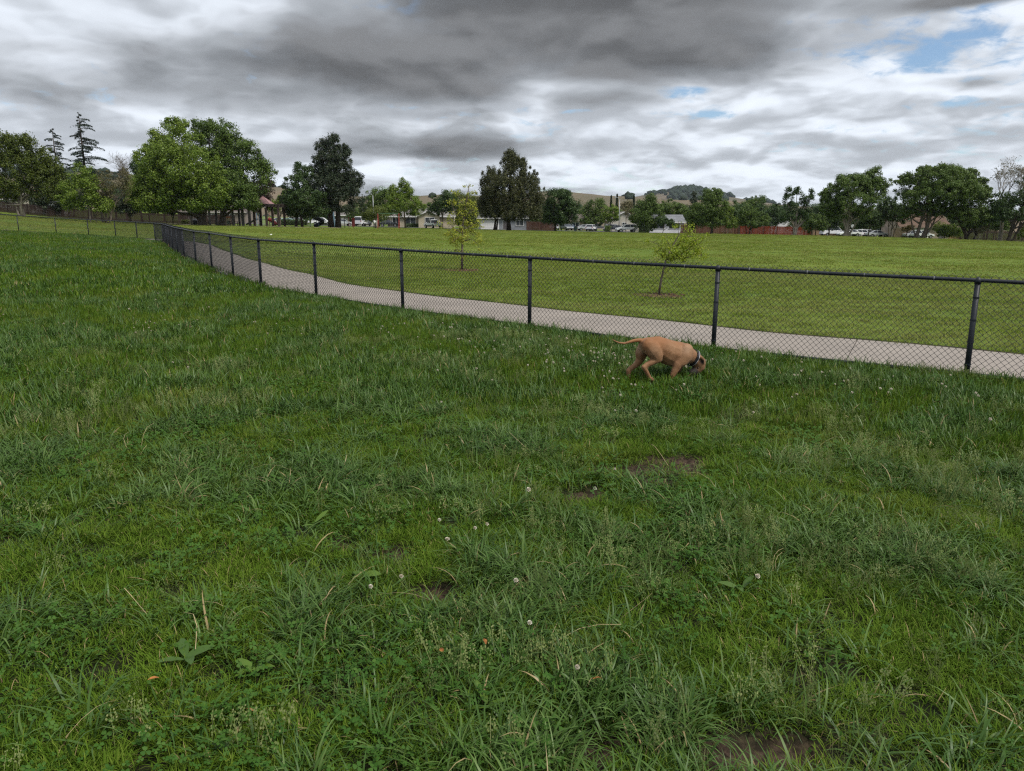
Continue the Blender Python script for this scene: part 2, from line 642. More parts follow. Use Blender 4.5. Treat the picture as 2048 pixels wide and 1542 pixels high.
def build_path():
    inn, out = offset_line(PATH_IN, PATH_W)
    path = tag(thing('concrete_path', None, None), kind='structure')
    m = concrete('path_concrete')
    j = mat('joint_filler', (.05, .045, .04), .9)
    # joints every ~3.1 m; one of them where the photograph shows it
    jp = Vector(Wg(1680, 705))
    mid = [(a + b_) / 2 for a, b_ in zip(inn, out)]
    L = [0.0]
    for i in range(1, len(mid)):
        L.append(L[-1] + (mid[i] - mid[i - 1]).length)
    s0 = L[min(range(len(mid)), key=lambda i: (mid[i] - jp).length)]

    def at(s, arr):
        s = min(max(s, 0), L[-1] - 1e-4)
        i = max(k for k in range(len(L) - 1) if L[k] <= s)
        t = (s - L[i]) / (L[i + 1] - L[i])
        return arr[i].lerp(arr[i + 1], t)

    n0 = int(s0 // 4.6)
    s = s0 - n0 * 4.6
    while s < L[-1] - 4.7:
        a, e = s + .006, s + 4.6 - .006
        if at(e, inn).x < PATH_END:
            break
        vs, fs = [], []
        N = 8
        for k in range(N + 1):
            t = a + (e - a) * k / N
            pi, po = at(t, inn), at(t, out)
            for q, dz in ((pi, -.1), (pi, .024), (pi.lerp(po, .02), .03), (pi.lerp(po, .98), .03), (po, .024), (po, -.1)):
                vs.append((q.x, q.y, g1(q.x, q.y) + dz))
        for k in range(N):
            for c_ in range(5):
                i = k * 6 + c_
                fs.append((i, i + 6, i + 7, i + 1))
        fs += [tuple(range(6)), tuple(N * 6 + c_ for c_ in reversed(range(6)))]
        MB().add(vs, fs).build('slab', m, path)
        s += 4.6
    return path


build_path()

# a narrow strip of bare earth and old concrete on the camera side of the fence, near the bend
def build_edge():
    m = mat('bare_edge_earth', (.20, .15, .105), .95, .4, 2.0, bump=.5, bscale=30)
    P = LINE
    vs, fs = [], []
    k = 0
    for i, p in enumerate(P):
        d = P[min(i + 1, len(P) - 1)] - P[max(i - 1, 0)]
        n = Vector((d.y, -d.x)).normalized() * FLIP
        w = .10 + .10 * float(vnoise(np.array([i * .3]), np.array([0.0]), .9, 4)[0])
        if 27 < p.y < 43 and p.x < -11:
            w += .55 * math.sin(math.pi * (p.y - 27) / 16)
        a, b_ = p + n * .02, p - n * w
        vs += [(a.x, a.y, g1(a.x, a.y) + .012), (b_.x, b_.y, g1(b_.x, b_.y) + .006)]
        if k:
            fs.append((2 * k - 2, 2 * k, 2 * k + 1, 2 * k - 1))
        k += 1
    tag(MB().add(vs, fs).build('bare_earth_strip', m), kind='structure')

    # edged soil along the path, the lawn lip's shadow painted into its dark colour
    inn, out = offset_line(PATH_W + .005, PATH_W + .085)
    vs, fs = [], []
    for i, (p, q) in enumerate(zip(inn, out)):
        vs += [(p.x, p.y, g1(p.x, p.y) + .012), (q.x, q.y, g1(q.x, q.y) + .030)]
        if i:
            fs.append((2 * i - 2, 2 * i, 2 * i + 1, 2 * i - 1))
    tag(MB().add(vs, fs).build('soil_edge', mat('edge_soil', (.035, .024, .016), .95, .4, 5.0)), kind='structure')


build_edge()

# ------------------------------------------------------------------ street, pavement, playground surface far behind
def strip(name, pts, w, dz, m, kind='structure'):
    vs, fs = [], []
    P = catmull(pts, 4.0)
    for i, p in enumerate(P):
        d = P[min(i + 1, len(P) - 1)] - P[max(i - 1, 0)]
        n = Vector((d.y, -d.x)).normalized() * w / 2
        for q in (p + n, p - n):
            vs.append((q.x, q.y, g1(q.x, q.y) + dz))
        if i:
            fs.append((2 * i - 2, 2 * i, 2 * i + 1, 2 * i - 1))
    return tag(MB().add(vs, fs).build(name, m), kind=kind)


asphalt = mat('asphalt', (.075, .075, .08), .85, .2, .8, bump=.2)
strip('street', [(-95, 176), (-40, 172), (20, 170), (75, 168), (130, 160)], 11.0, .03, asphalt)
strip('pavement', [(-95, 168.6), (-40, 164.8), (20, 162.8), (75, 160.8), (130, 153)], 1.6, .12, concrete('pavement_concrete', (.33, .31, .29)))
side_street = strip('side_street', [(22, 178), (30, 205), (38, 250)], 9.0, .034, asphalt)
strip('playground_surface', [(-62, 134.5), (-48, 133), (-30, 131.5)], 7.0, .03, mat('play_sand', (.34, .27, .20), .95, .2))

# ------------------------------------------------------------------ chain-link fence
def build_fence():
    steel = mat('fence_black_paint', (.0075, .010, .015), .5, .5, 6.0, .38, bump=.1, bscale=80, col2=(.017, .021, .028))
    wire = mat('fence_black_wire', (.012, .013, .015), .5, .3, 5.0, .4)
    fence = thing('chain_link_fence', 'black chain-link fence with round posts curving along the concrete path', 'fence', (0, 0, 0))
    H, R, RT = 1.13, .031, .0225
    # one post, shared
    pm = MB().tube([(0, 0, -.25), (0, 0, H + .0)], R, 14)
    post0 = pm.build('post', steel, fence, True)
    capm = MB().tube([(0, 0, H - .035), (0, 0, H + .012), (0, 0, H + .034), (0, 0, H + .042)], [R + .006, R + .006, R * .7, .006], 14)
    cap0 = capm.build('cap', steel, post0, True)
    bands = MB()
    for z in (.16, .42, .68, .94):
        bands.tube([(0, 0, z - .009), (0, 0, z + .009)], R + .004, 12)
        bands.box((0, R + .005, z), (.012, .012, .016))
    band0 = tag(bands.build('tie_band', steel, post0), kind='stuff')
    # one panel of woven wire
    L, P_, top, bot = 3.05, .0365, H + .062, .035
    nrow = 32
    vs, fs = [], []
    r = .0034
    for w in range(int(L / P_)):
        x0 = w * P_
        pts = []
        for k in range(nrow + 1):
            x = x0 + (P_ + .004) * ((k + w) % 2)
            pts.append((x, (.004 if k % 2 else -.004), bot + k * P_))
        o = len(vs)
        for x, y, z in pts:
            vs += [(x - r, y - r * .6, z), (x + r, y - r * .6, z), (x, y + r * 1.2, z)]
        for k in range(len(pts) - 1):
            a, b_ = o + 3 * k, o + 3 * k + 3
            fs += [(a, a + 1, b_ + 1, b_), (a + 1, a + 2, b_ + 2, b_ + 1), (a + 2, a, b_, b_ + 2)]
    panel_mesh = bpy.data.meshes.new('wire_mesh')
    panel_mesh.from_pydata(vs, [], fs)
    panel_mesh.materials.append(wire)
    rail_mesh = None
    first = True
    N = len(FENCE_POSTS)
    for i, (x, y) in enumerate(FENCE_POSTS):
        z = g1(x, y)
        nx, ny = FENCE_POSTS[min(i + 1, N - 1)]
        ox, oy = FENCE_POSTS[max(i - 1, 0)]
        ang = math.atan2(ny - oy, nx - ox)
        if first:
            po, first = post0, False
        else:
            po = post0.copy()
            C.objects.link(po)
            po.parent = fence
            for ch in (cap0, band0):
                c_ = ch.copy()
                C.objects.link(c_)
                c_.parent = po
        po.location = (x, y, z)
        lean = random.uniform(-.006, .006)
        po.rotation_euler = (lean, random.uniform(-.006, .006), ang + math.pi)
        if i + 1 < N:
            a, b_ = Vector((x, y, z)), Vector((nx, ny, g1(nx, ny)))
            d = b_ - a
            mid = (a + b_) / 2
            sag = -.004
            rail = MB().tube([a + Vector((0, 0, H + .006)), mid + Vector((0, 0, H + .006 + sag)), b_ + Vector((0, 0, H + .006))], RT, 12, False)
            ro = rail.build('top_rail', steel, fence, True)
            # coupling sleeve and wire ties on the rail
            u = d.normalized()
            c0 = a + d * random.uniform(.2, .8) + Vector((0, 0, H + .006))
            MB().tube([c0 - u * .05, c0 + u * .05], RT + .0035, 10).build('rail_sleeve', steel, ro)
            tie = MB()
            for k in (.15, .4, .62, .86):
                c0 = a + d * k + Vector((0, 0, H + .004))
                tie.tube([c0 - u * .006, c0 + u * .006], RT + .005, 8)
            tag(tie.build('rail_tie', mat_tie, ro), kind='stuff')
            br = MB().tube([a + Vector((0, 0, .045)), mid + Vector((0, 0, .04)), b_ + Vector((0, 0, .045))], .021, 10, False)
            br.build('bottom_rail', steel, fence, True)
            pn = bpy.data.objects.new('wire_panel', panel_mesh)
            C.objects.link(pn)
            pn.parent = fence
            hd = math.hypot(d.x, d.y)
            n = Vector((d.y, -d.x, 0)).normalized() * FLIP * .012
            pn.location = a + n
            pn.rotation_euler = (0, -math.atan2(d.z, hd), math.atan2(d.y, d.x))
            pn.scale = (d.length / L, 1, 1)


mat_tie = mat('tie_wire', (.20, .20, .20), .4, .3, 20.0, .5, .6)
build_fence()

# ------------------------------------------------------------------ hills on the horizon
def ridge_mesh(name, sky, r0, r1, r2, az0, az1, seed, rough):
    na, nr = 340, 44
    az = np.linspace(az0, az1, na)
    px = 1024 + F_PX * np.tan(az) * 1.034
    sx, sy = zip(*sky)
    top = np.interp(px, sx, sy) + 2.5
    k = np.ones(7) / 7
    top = np.convolve(np.pad(top, 3, mode='edge'), k, 'valid')
    b_ = (771 - top) / F_PX
    tanel = (-math.sin(PITCH) + b_ * math.cos(PITCH)) / np.sqrt((math.cos(PITCH) + b_ * math.sin(PITCH)) ** 2 + ((px - 1024) / F_PX) ** 2)
    rr = np.linspace(0, 1, nr)
    A, T = np.meshgrid(az, rr)
    Rr = np.where(T < .6, r0 + (r1 - r0) * T / .6, r1 + (r2 - r1) * (T - .6) / .4)
    X, Y = Rr * np.sin(A), Rr * np.cos(A)
    crest = EYE + r1 * np.tile(tanel, (nr, 1))
    prof = np.where(T < .6, smooth01(0, .6, T) ** .85, 1 - .8 * smooth01(.6, 1.0, T))
    base = -8.0
    n = vnoise(X, Y, 260.0, seed, 4) - .5
    gul = np.abs(vnoise(X + 60 * n, Y * .35, 150.0, seed + 7, 3) - .5)
    Z = base + (crest - base) * prof
    fade = smooth01(0, .15, T) * (1 - smooth01(.25, .55, T))
    Z = Z + (n * 26 - gul * 46 * 1.0 + 6) * rough * fade
    return grid_mesh(name, X, Y, Z), (X, Y, Z, T, px)


def hill_mat(name, c1, c2, c3):
    m, b, p = new_mat(name)
    geo = b.node('ShaderNodeNewGeometry')
    pos = geo.outputs['Position']
    n1, n2 = b.noise(pos, .006, 5.0, .6), b.noise(pos, .035, 5.0, .65)
    col = b.mix(b.ss(.35, .65, n1), c1, c2)
    col = b.mix(b.m('MULTIPLY', b.ss(.5, .72, n2), .6), col, c3)
    b.link(col, p.inputs['Base Color'])
    p.inputs['Roughness'].default_value = 1.0
    p.inputs['Specular IOR Level'].default_value = 0
    return m


SKY1 = [(-600, 340), (-200, 346), (0, 346), (150, 344), (290, 350), (400, 368), (480, 378), (545, 372), (585, 378), (640, 388), (760, 394), (840, 391), (885, 387.5),
        (960, 391), (1030, 388), (1095, 381), (1125, 380), (1150, 386), (1175, 385.5), (1215, 392), (1250, 390.5), (1280, 394), (1320, 398), (1450, 400), (1540, 407), (1640, 413),
        (1800, 418), (2048, 424), (2600, 428)]
SKY2 = [(800, 430), (1180, 408), (1250, 396), (1285, 389), (1308, 386), (1318, 386), (1335, 382), (1355, 379), (1385, 376.5), (1405, 379), (1418, 385), (1440, 389),
        (1480, 395), (1540, 404), (1600, 412), (1700, 425), (2100, 445)]
m1, hg1 = ridge_mesh('hill', SKY1, 520, 1150, 1700, -.85, .75, 3, .55)
h1 = tag(link('hill', m1, hill_mat('dry_hill_grass', (.165, .130, .092), (.115, .105, .070), (.120, .098, .078))), kind='structure')
m2, hg2 = ridge_mesh('wooded_hill', SKY2, 1500, 2500, 3200, -.05, .62, 8, 1.1)
h2 = tag(link('wooded_hill', m2, hill_mat('wooded_hill_ground', (.16, .13, .095), (.11, .10, .07), (.13, .11, .09))), kind='structure')


def oak_cover(name, hg, rule, n, smin, smax, m):
    """Oak woodland on a slope, far too many to count: lumpy crowns joined into one mesh."""
    X, Y, Z, T, px = hg
    ico = bpy.data.meshes.new('ico')
    bm = bmesh.new()
    bmesh.ops.create_icosphere(bm, subdivisions=1, radius=1)
    V0 = np.array([v.co[:] for v in bm.verts])
    F0 = np.array([[v.index for v in f.verts] for f in bm.faces])
    bm.free()
    ny, nx = X.shape
    r = np.random.default_rng(5)
    vs, fs, cnt = [], [], 0
    for _ in range(n * 12):
        if cnt >= n:
            break
        j, i = r.integers(0, nx - 1), r.uniform(0, ny - 1.001)
        i0, t = int(i), i - int(i)
        P = np.array([A[i0, j] * (1 - t) + A[i0 + 1, j] * t for A in (X, Y, Z)])
        Tt = T[i0, j] * (1 - t) + T[i0 + 1, j] * t
        if r.uniform() > rule(px[j], Tt, P):
            continue
        s = r.uniform(smin, smax)
        lump = 1 + r.normal(0, .14, len(V0))[:, None]
        fs.append(F0 + cnt * len(V0))
        vs.append(V0 * lump * np.array([s, s, s * .75]) + P + np.array([0, 0, s * .45]))
        cnt += 1
    me = bpy.data.meshes.new(name)
    me.from_pydata(np.concatenate(vs).tolist(), [], np.concatenate(fs).tolist())
    tag(link(name, me, m, None, True), kind='stuff')


M_OAK = leaf_mat('far_oaks', (.020, .032, .022), (.034, .045, .030), None, 0, .8, .05, .01)


def rule2(px, T, P):
    n = float(vnoise(np.array([P[0]]), np.array([P[1]]), 130.0, 77, 3)[0])
    core = math.exp(-((px - 1372) / 42) ** 2)
    return (core * (1.0 if T > .25 else .5) * (1 if n > .38 else .25)) + (.25 if n > .66 and px > 1270 else 0)


def rule1(px, T, P):
    n = float(vnoise(np.array([P[0]]), np.array([P[1]]), 90.0, 78, 3)[0])
    if 1226 < px < 1278 and T > .42:
        return .3
    if px < 520:
        return .85 if n > .36 else .15
    if px < 600:
        return .3 if T < .42 or n > .62 else .05
    return .22 if n > .68 and T < .45 else .012


oak_cover('hill_oak_woodland', hg2, rule2, 900, 6, 13, M_OAK)
oak_cover('hillside_oaks', hg1, rule1, 1300, 3.0, 6.5, M_OAK)

# ------------------------------------------------------------------ trees
BARK = mat('bark', (.13, .105, .085), .9, .45, 2.0, .15, bump=.6, bscale=8, stretch=(6, 6, 1))
BARK_PALE = mat('pale_bark', (.25, .215, .18), .9, .4, 2.0, .15, bump=.6, bscale=8, stretch=(6, 6, 1))
BARK_DARK = mat('dark_bark', (.055, .042, .035), .9, .4, 2.0, .15, bump=.6, bscale=8, stretch=(6, 6, 1))
LEAF = {
    'olive': leaf_mat('olive_leaves', (.058, .085, .014), (.098, .130, .020), (.125, .145, .032)),
    'bright': leaf_mat('bright_leaves', (0.090, 0.155, 0.018), (0.163, 0.233, 0.028), (0.202, 0.256, 0.047)),
    'mid': leaf_mat('green_leaves', (0.063, 0.113, 0.021), (0.108, 0.164, 0.030), (0.135, 0.179, 0.048)),
    'deep': leaf_mat('deep_green_leaves', (0.036, 0.072, 0.020), (0.066, 0.110, 0.030), (0.083, 0.123, 0.039)),
    'cedar': leaf_mat('cedar_foliage', (0.043, 0.053, 0.017), (0.072, 0.077, 0.026), (0.090, 0.084, 0.036), .12),
    'redwood': leaf_mat('redwood_foliage', (0.022, 0.038, 0.018), (0.041, 0.060, 0.029), (0.060, 0.060, 0.034), .12),
    'blue': leaf_mat('deodar_needles', (0.026, 0.046, 0.033), (0.046, 0.070, 0.051), None, .1),
    'yellow': leaf_mat('young_yellow_leaves', (.27, .31, .030), (.38, .39, .055), (.40, .36, .075), .35),
    'lime': leaf_mat('young_lime_leaves', (.20, .28, .016), (.31, .38, .03), (.36, .38, .05), .35),
    'willow': leaf_mat('willow_leaves', (0.108, 0.150, 0.029), (0.168, 0.198, 0.048), None, .3),
    'purple': leaf_mat('purple_leaves', (.040, .024, .022), (.062, .040, .030), None, .2),
    'tan': leaf_mat('thin_tan_leaves', (.110, .105, .045), (.150, .130, .060), None, .25),
    'rust': leaf_mat('rusty_leaves', (.150, .120, .035), (.190, .140, .045), (.10, .12, .03), .25),
}


def leaf_quads(cent, nrm, size, rng, aspect=.62):
    n = len(cent)
    nrm = nrm / np.maximum(np.linalg.norm(nrm, axis=1, keepdims=True), 1e-6)
    ref = rng.normal(size=(n, 3))
    u = np.cross(nrm, ref)
    u /= np.maximum(np.linalg.norm(u, axis=1, keepdims=True), 1e-6)
    v = np.cross(nrm, u)
    s = (size * rng.uniform(.65, 1.35, n))[:, None]
    a, b_ = u * s, v * s * aspect
    bow = nrm * s * .18
    return np.stack([cent - a - bow, cent - b_ + bow, cent + a - bow, cent + b_ + bow], 1)


def clump_leaves(P, R, flat, per, size, rng, droop=0.0, up=.5, shell=.5):
    """Leaves gathered into clumps round the points P of radius R."""
    n = len(P)
    d = rng.normal(size=(n * per, 3))
    d /= np.linalg.norm(d, axis=1, keepdims=True)
    r = rng.uniform(0, 1, n * per) ** shell
    off = d * r[:, None] * np.repeat(R, per)[:, None]
    off[:, 2] *= flat
    if droop:
        off[:, 2] -= droop * np.hypot(off[:, 0], off[:, 1])
    c = np.repeat(P, per, axis=0) + off
    nr = d + np.array([0, 0, up]) + rng.normal(0, .55, d.shape)
    return leaf_quads(c, nr, np.full(len(c), size), rng)


def wob(a, b_, rng, k=4, amp=.06, sag=0.0):
    a, b_ = Vector(a), Vector(b_)
    L = (b_ - a).length
    pts = []
    for i in range(k + 1):
        t = i / k
        p = a.lerp(b_, t)
        if 0 < i < k:
            p += Vector(rng.normal(0, amp * L / k, 3))
        p.z += sag * L * math.sin(math.pi * t)
        pts.append(p)
    return pts


def tree(name, label, px, D, lobes, leaf, trunks, bark=BARK, cr=(.7, 1.3), per=46, size=.20, flat=.75, cover=1.0, group=None, droop=0.0,
         limbs=10, depth=.8, cat='tree', up=.5, gap=.0, seed=None, shell=.5):
    """lobes: (px, py, half-width px, half-height px[, metres nearer]) of the crown in the photograph, turned into metres at the tree's own
    distance; trunks: (foot px, top px, top py, foot radius)."""
    rng = np.random.default_rng(seed if seed is not None else int(px * 7 + D))
    X0 = W(px, D)
    z0 = g1(X0, D)
    zc = D * math.cos(PITCH) + (EYE - z0) * math.sin(PITCH)
    s = zc / F_PX
    py0 = 771 - F_PX * (D * math.sin(PITCH) + (z0 - EYE) * math.cos(PITCH)) / zc
    root = thing(name, label, cat, (X0, D, z0), 0, group)
    P, R = [], []
    for lb in lobes:
        cx, cy, rx, ry = lb[:4]
        dep = lb[4] if len(lb) > 4 else 0.0
        gr = 1.10 if D > 140 else 1.04
        a, c = rx * s * gr, ry * s * gr
        b_ = a * depth
        r_c = (cr[0] + cr[1]) / 2
        n = max(3, int(cover * 2.1 * (a * b_ + a * c + b_ * c) / (r_c * r_c)))
        d = rng.normal(size=(n, 3))
        d /= np.linalg.norm(d, axis=1, keepdims=True)
        rad = rng.uniform(.35, 1, n) ** .55
        tip = rng.uniform(size=n) < .22                       # single sprays that stick out of the outline
        rad = np.where(tip, rng.uniform(1.0, 1.22, n), rad)
        q = d * rad[:, None] * np.array([max(a - r_c * .6, .2), max(b_ - r_c * .6, .2), max(c - r_c * .6 * flat, .2)])
        q += np.array([(cx - px) * s, -dep, (py0 - cy) * s])
        P.append(q)
        R.append(rng.uniform(*cr, n) * np.where(tip, .55, 1.0))
    P, R = np.concatenate(P), np.concatenate(R)
    k = P[:, 2] > R * flat * .6 + .3
    if gap:
        k &= vnoise(P[:, 0] + P[:, 1] * .7, P[:, 2], 2.2, int(px), 2) > gap
    P, R = P[k], R[k]
    V = clump_leaves(P, R, flat, int(per * 1.7), size * .66, rng, droop, up, shell)
    tb = MB()
    tops = []
    for fx, tx, ty, r0 in trunks:
        a = Vector(((fx - px) * s, rng.uniform(-.3, .3) if len(trunks) > 1 else 0, -.3))
        b_ = Vector(((tx - px) * s, rng.uniform(-.8, .8), (py0 - ty) * s))
        pts = wob(a, b_, rng, 6, .05)
        rs = [r0 * (1.35 if i == 0 else 1.0 - .62 * i / 6) for i in range(7)]
        tb.tube(pts, rs, 9)
        tops.append((pts, rs))
    if len(P) and tops:
        for _ in range(limbs):
            pts, rs = tops[rng.integers(0, len(tops))]
            i = rng.integers(2, 6)
            tgt = P[rng.integers(0, len(P))]
            a = pts[i]
            if tgt[2] < a.z + .2:
                continue
            lp = wob(a, Vector(tgt), rng, 5, .07, -.05 if droop == 0 else .03)
            tb.tube(lp, [rs[i] * .62 * (1 - .16 * j) + .01 for j in range(6)], 6, False)
            for _ in range(2):
                tg = P[rng.integers(0, len(P))]
                near = P[np.argsort(np.linalg.norm(P - np.array(lp[3]), axis=1))[rng.integers(0, min(8, len(P)))]]
                tb.tube(wob(lp[3], Vector(near), rng, 3, .06), [rs[i] * .25, rs[i] * .18, rs[i] * .11, .012], 4, False)
    tb.build('trunk', bark, root, True)
    link('crown', quads_mesh('crown', V), LEAF[leaf], root)
    return root


def tiered_conifer(name, label, px, D, top, spread, leaf, r0, seed, lean=0.0, gaps=1.0):
    """Deodar: straight stem, level tiers of drooping sprays with air between them. spread: (py, reach to one side px, reach to the other px)."""
    rng = np.random.default_rng(seed)
    X0 = W(px, D)
    z0 = g1(X0, D)
    zc = D * math.cos(PITCH) + (EYE - z0) * math.sin(PITCH)
    s = zc / F_PX
    py0 = 771 - F_PX * (D * math.sin(PITCH) + (z0 - EYE) * math.cos(PITCH)) / zc
    root = thing(name, label, 'tree', (X0, D, z0))
    H = (py0 - top) * s
    tb, Vs = MB(), []
    tb.tube([(0, 0, -.3), (lean * .3, 0, H * .4), (lean, 0, H)], [r0, r0 * .65, .03], 8)
    ys = np.array([a[0] for a in spread])
    for i in range(len(ys) * 10):
        py = ys[0] + (ys[-1] - ys[0]) * ((i + rng.uniform(-.3, .3)) / (len(ys) * 10)) ** .9
        side_ = rng.integers(0, 2)
        reach = np.interp(py, ys, [a[1 + side_] for a in spread]) * s * rng.uniform(.35, 1.15)
        if reach < .15:
            continue
        ang = (math.pi if side_ == 0 else 0) + rng.normal(0, .75)
        z = (py0 - py) * s
        a = Vector((lean * z / H, 0, z))
        u = Vector((math.cos(ang), math.sin(ang), 0))
        rise = rng.uniform(.05, .28)
        pts = [a + u * reach * t + Vector((0, 0, reach * (rise * t - (rise + .12) * t ** 3))) for t in (0, .33, .66, 1)]
        tb.tube(pts, [.05 + .012 * reach, .04, .025, .01], 4, False)
        m = int(58 * reach * gaps) + 10
        t = rng.uniform(.18, 1.0, m)
        base = np.array([list(a + u * reach * tt + Vector((0, 0, reach * (rise * tt - (rise + .12) * tt ** 3)))) for tt in t])
        w = .40 * reach * (1.05 - t) + .12
        lat = rng.normal(0, 1, m) * w * .6
        base[:, 0] += -u.y * lat
        base[:, 1] += u.x * lat
        base[:, 2] += rng.normal(-.06, .07, m) - np.abs(lat) * .2
        Vs.append(leaf_quads(base, np.tile([0, 0, 1.0], (m, 1)) + rng.normal(0, .45, (m, 3)), np.full(m, .12), rng, .5))
    tb.build('trunk', BARK_DARK, root, True)
    link('crown', quads_mesh('crown', np.concatenate(Vs)), LEAF[leaf], root)
    return root


def twig_tree(name, label, px, D, top, halfw, fork, r0, bark, seed, levels=5, leaf=None, per=0, trunks=1, spread=.5, size=.12):
    """A tree that is mostly bare: branches dividing down to fine twigs."""
    rng = np.random.default_rng(seed)
    X0 = W(px, D)
    z0 = g1(X0, D)
    zc = D * math.cos(PITCH) + (EYE - z0) * math.sin(PITCH)
    s = zc / F_PX
    py0 = 771 - F_PX * (D * math.sin(PITCH) + (z0 - EYE) * math.cos(PITCH)) / zc
    root = thing(name, label, 'tree', (X0, D, z0))
    H, hw, hf = (py0 - top) * s, halfw * s, (py0 - fork) * s
    trunk, tw, tips = MB(), MB(), []

    def grow(a, d, L, r, lev):
        b_ = a + d * L
        mid = a.lerp(b_, .5) + Vector(rng.normal(0, .05 * L, 3))
        (trunk if lev < 2 else tw).tube([a, mid, b_], [r, r * .82, r * .62], 6 if lev < 2 else 3, False)
        if lev >= levels:
            tips.append(list(b_))
            return
        for _ in range(3 if lev < 3 else int(rng.integers(2, 5))):
            nd = (d + Vector(rng.normal(0, spread, 3)) + Vector((0, 0, .22))).normalized()
            if abs((b_ + nd * L * .7).x) > hw * 1.05:
                nd.x *= -.3
                nd.normalize()
            grow(b_.lerp(mid, float(rng.uniform(0, .5))), nd, L * rng.uniform(.58, .82), max(r * .55, .011), lev + 1)
    for k in range(trunks):
        off = (k - (trunks - 1) / 2) * .5
        d = Vector((off * .25 + rng.normal(0, .05), rng.normal(0, .08), 1)).normalized()
        trunk.tube([(off, 0, -.3), (off + d.x * hf * .5, 0, hf * .5), (off + d.x * hf, d.y * hf, hf)], [r0 * 1.3, r0, r0 * .8], 9, False)
        tot = sum(.7 ** i for i in range(levels))
        for j in range(4):
            nd = (d + Vector(rng.normal(0, spread * 1.1, 3))).normalized()
            nd.z = abs(nd.z)
            grow(Vector((off + d.x * hf, d.y * hf, hf * rng.uniform(.85, 1))), nd, (H - hf) / tot * 1.12, r0 * .5, 1)
    trunk.build('trunk', bark, root, True)
    tag(tw.build('twigs', bark, root), kind='stuff')
    if leaf:
        T = np.array(tips)
        V = clump_leaves(T, np.full(len(T), size * 3.2), .8, per, size, rng)
        link('crown', quads_mesh('crown', V), LEAF[leaf], root)
    return root


def spire(name, label, px, D, top, hw, group):
    rng = np.random.default_rng(int(px))
    X0 = W(px, D)
    z0 = g1(X0, D)
    zc = D * math.cos(PITCH) + (EYE - z0) * math.sin(PITCH)
    s = zc / F_PX
    py0 = 771 - F_PX * (D * math.sin(PITCH) + (z0 - EYE) * math.cos(PITCH)) / zc
    root = thing(name, label, 'tree', (X0, D, z0), 0, group)
    H, R = (py0 - top) * s, hw * s
    n = 2600
    t = rng.uniform(0, 1, n) ** 1.2
    a = rng.uniform(0, 6.283, n)
    r = R * np.minimum(1, (1 - t) ** .8 * 1.25) * rng.uniform(.75, 1.08, n)
    c = np.stack([r * np.cos(a), r * np.sin(a), .4 + t * H], -1)
    nr = np.stack([np.cos(a), np.sin(a), np.full(n, .5)], -1) + rng.normal(0, .4, (n, 3))
    MB().tube([(0, 0, -.3), (0, 0, H * .9)], [.25, .04], 6).build('trunk', BARK_DARK, root)
    link('crown', quads_mesh('crown', leaf_quads(c, nr, np.full(n, .3), rng, .5)), LEAF['redwood'], root)
    return root


TL = 'trees along the far side of the park'
# ---- far end where the park climbs
tree('ash_tree', 'olive green tree with upswept tips and a pale forked trunk, ending the tree line', 48, 112,
     [(30, 350, 62, 48), (78, 345, 46, 42), (-35, 350, 60, 60), (20, 310, 40, 40), (58, 300, 30, 32), (95, 320, 26, 34), (110, 372, 42, 36), (10, 385, 40, 22), (125, 345, 22, 28), (35, 285, 14, 18), (75, 288, 14, 16)],
     'olive', [(49, 42, 392, .34), (46, 60, 360, .2), (46, 20, 372, .16)], BARK_PALE, (.45, .95), 50, .17, 1.25, .8, TL, limbs=22, gap=.22)
tiered_conifer('deodar_cedar', 'short blue-green deodar cedar beside the taller one', 128, 150, 265,
               [(265, 3, 5), (280, 20, 12), (300, 22, 24), (325, 28, 30), (350, 30, 34), (400, 34, 34)], 'blue', .32, 51)
tiered_conifer('deodar_cedar', 'tall thin deodar cedar with open level tiers, highest at its end of the park', 183, 150, 236,
               [(236, 2, 4), (245, 5, 16), (258, 8, 30), (270, 12, 22), (280, 34, 26), (300, 38, 36), (320, 44, 50), (345, 48, 70), (370, 50, 60), (410, 40, 40)], 'blue', .42, 52)
twig_tree('bare_tree', 'leafless grey tree of fine twigs behind the tall deodar cedar', 256, 146, 305, 26, 372, .22, BARK, 53, 6, spread=.55)
tree('elm_tree', 'light green small-leaved tree in front of the dark board fence', 172, 110,
     [(178, 352, 26, 24), (165, 385, 42, 32), (150, 405, 28, 20), (195, 380, 26, 34), (205, 408, 28, 18)], 'bright',
     [(182, 180, 380, .10)], BARK_PALE, (.5, .9), 42, .15, .85, .8, TL, limbs=8, gap=.3)
tree('elm_tree', 'thin brownish olive tree with several pale stems from one foot', 212, 111,
     [(218, 372, 30, 32), (240, 390, 28, 26), (212, 402, 34, 20), (255, 365, 20, 28)], 'tan',
     [(205, 198, 395, .13), (210, 207, 380, .13), (214, 222, 378, .17), (219, 240, 385, .17), (197, 180, 400, .08)], BARK, (.35, .7), 26, .11, .9, .85, TL, limbs=26, gap=.36)
tree('shrub', 'dark bushy evergreen leaning over the board fence behind the olive tree', 106, 132, [(106, 408, 30, 24), (85, 398, 26, 20), (132, 400, 22, 20)], 'redwood', [(106, 106, 400, .1)], BARK_DARK, (.7, 1.1), 44, .2, .8, .9, limbs=4)
tree('shrub', 'dark evergreen shrub under the pale-stemmed tree by the board fence', 262, 131, [(262, 405, 26, 26), (285, 395, 20, 34), (245, 412, 24, 16)], 'redwood', [(264, 262, 400, .12)], BARK_DARK, (.7, 1.1), 40, .2, .8, .9, limbs=4)
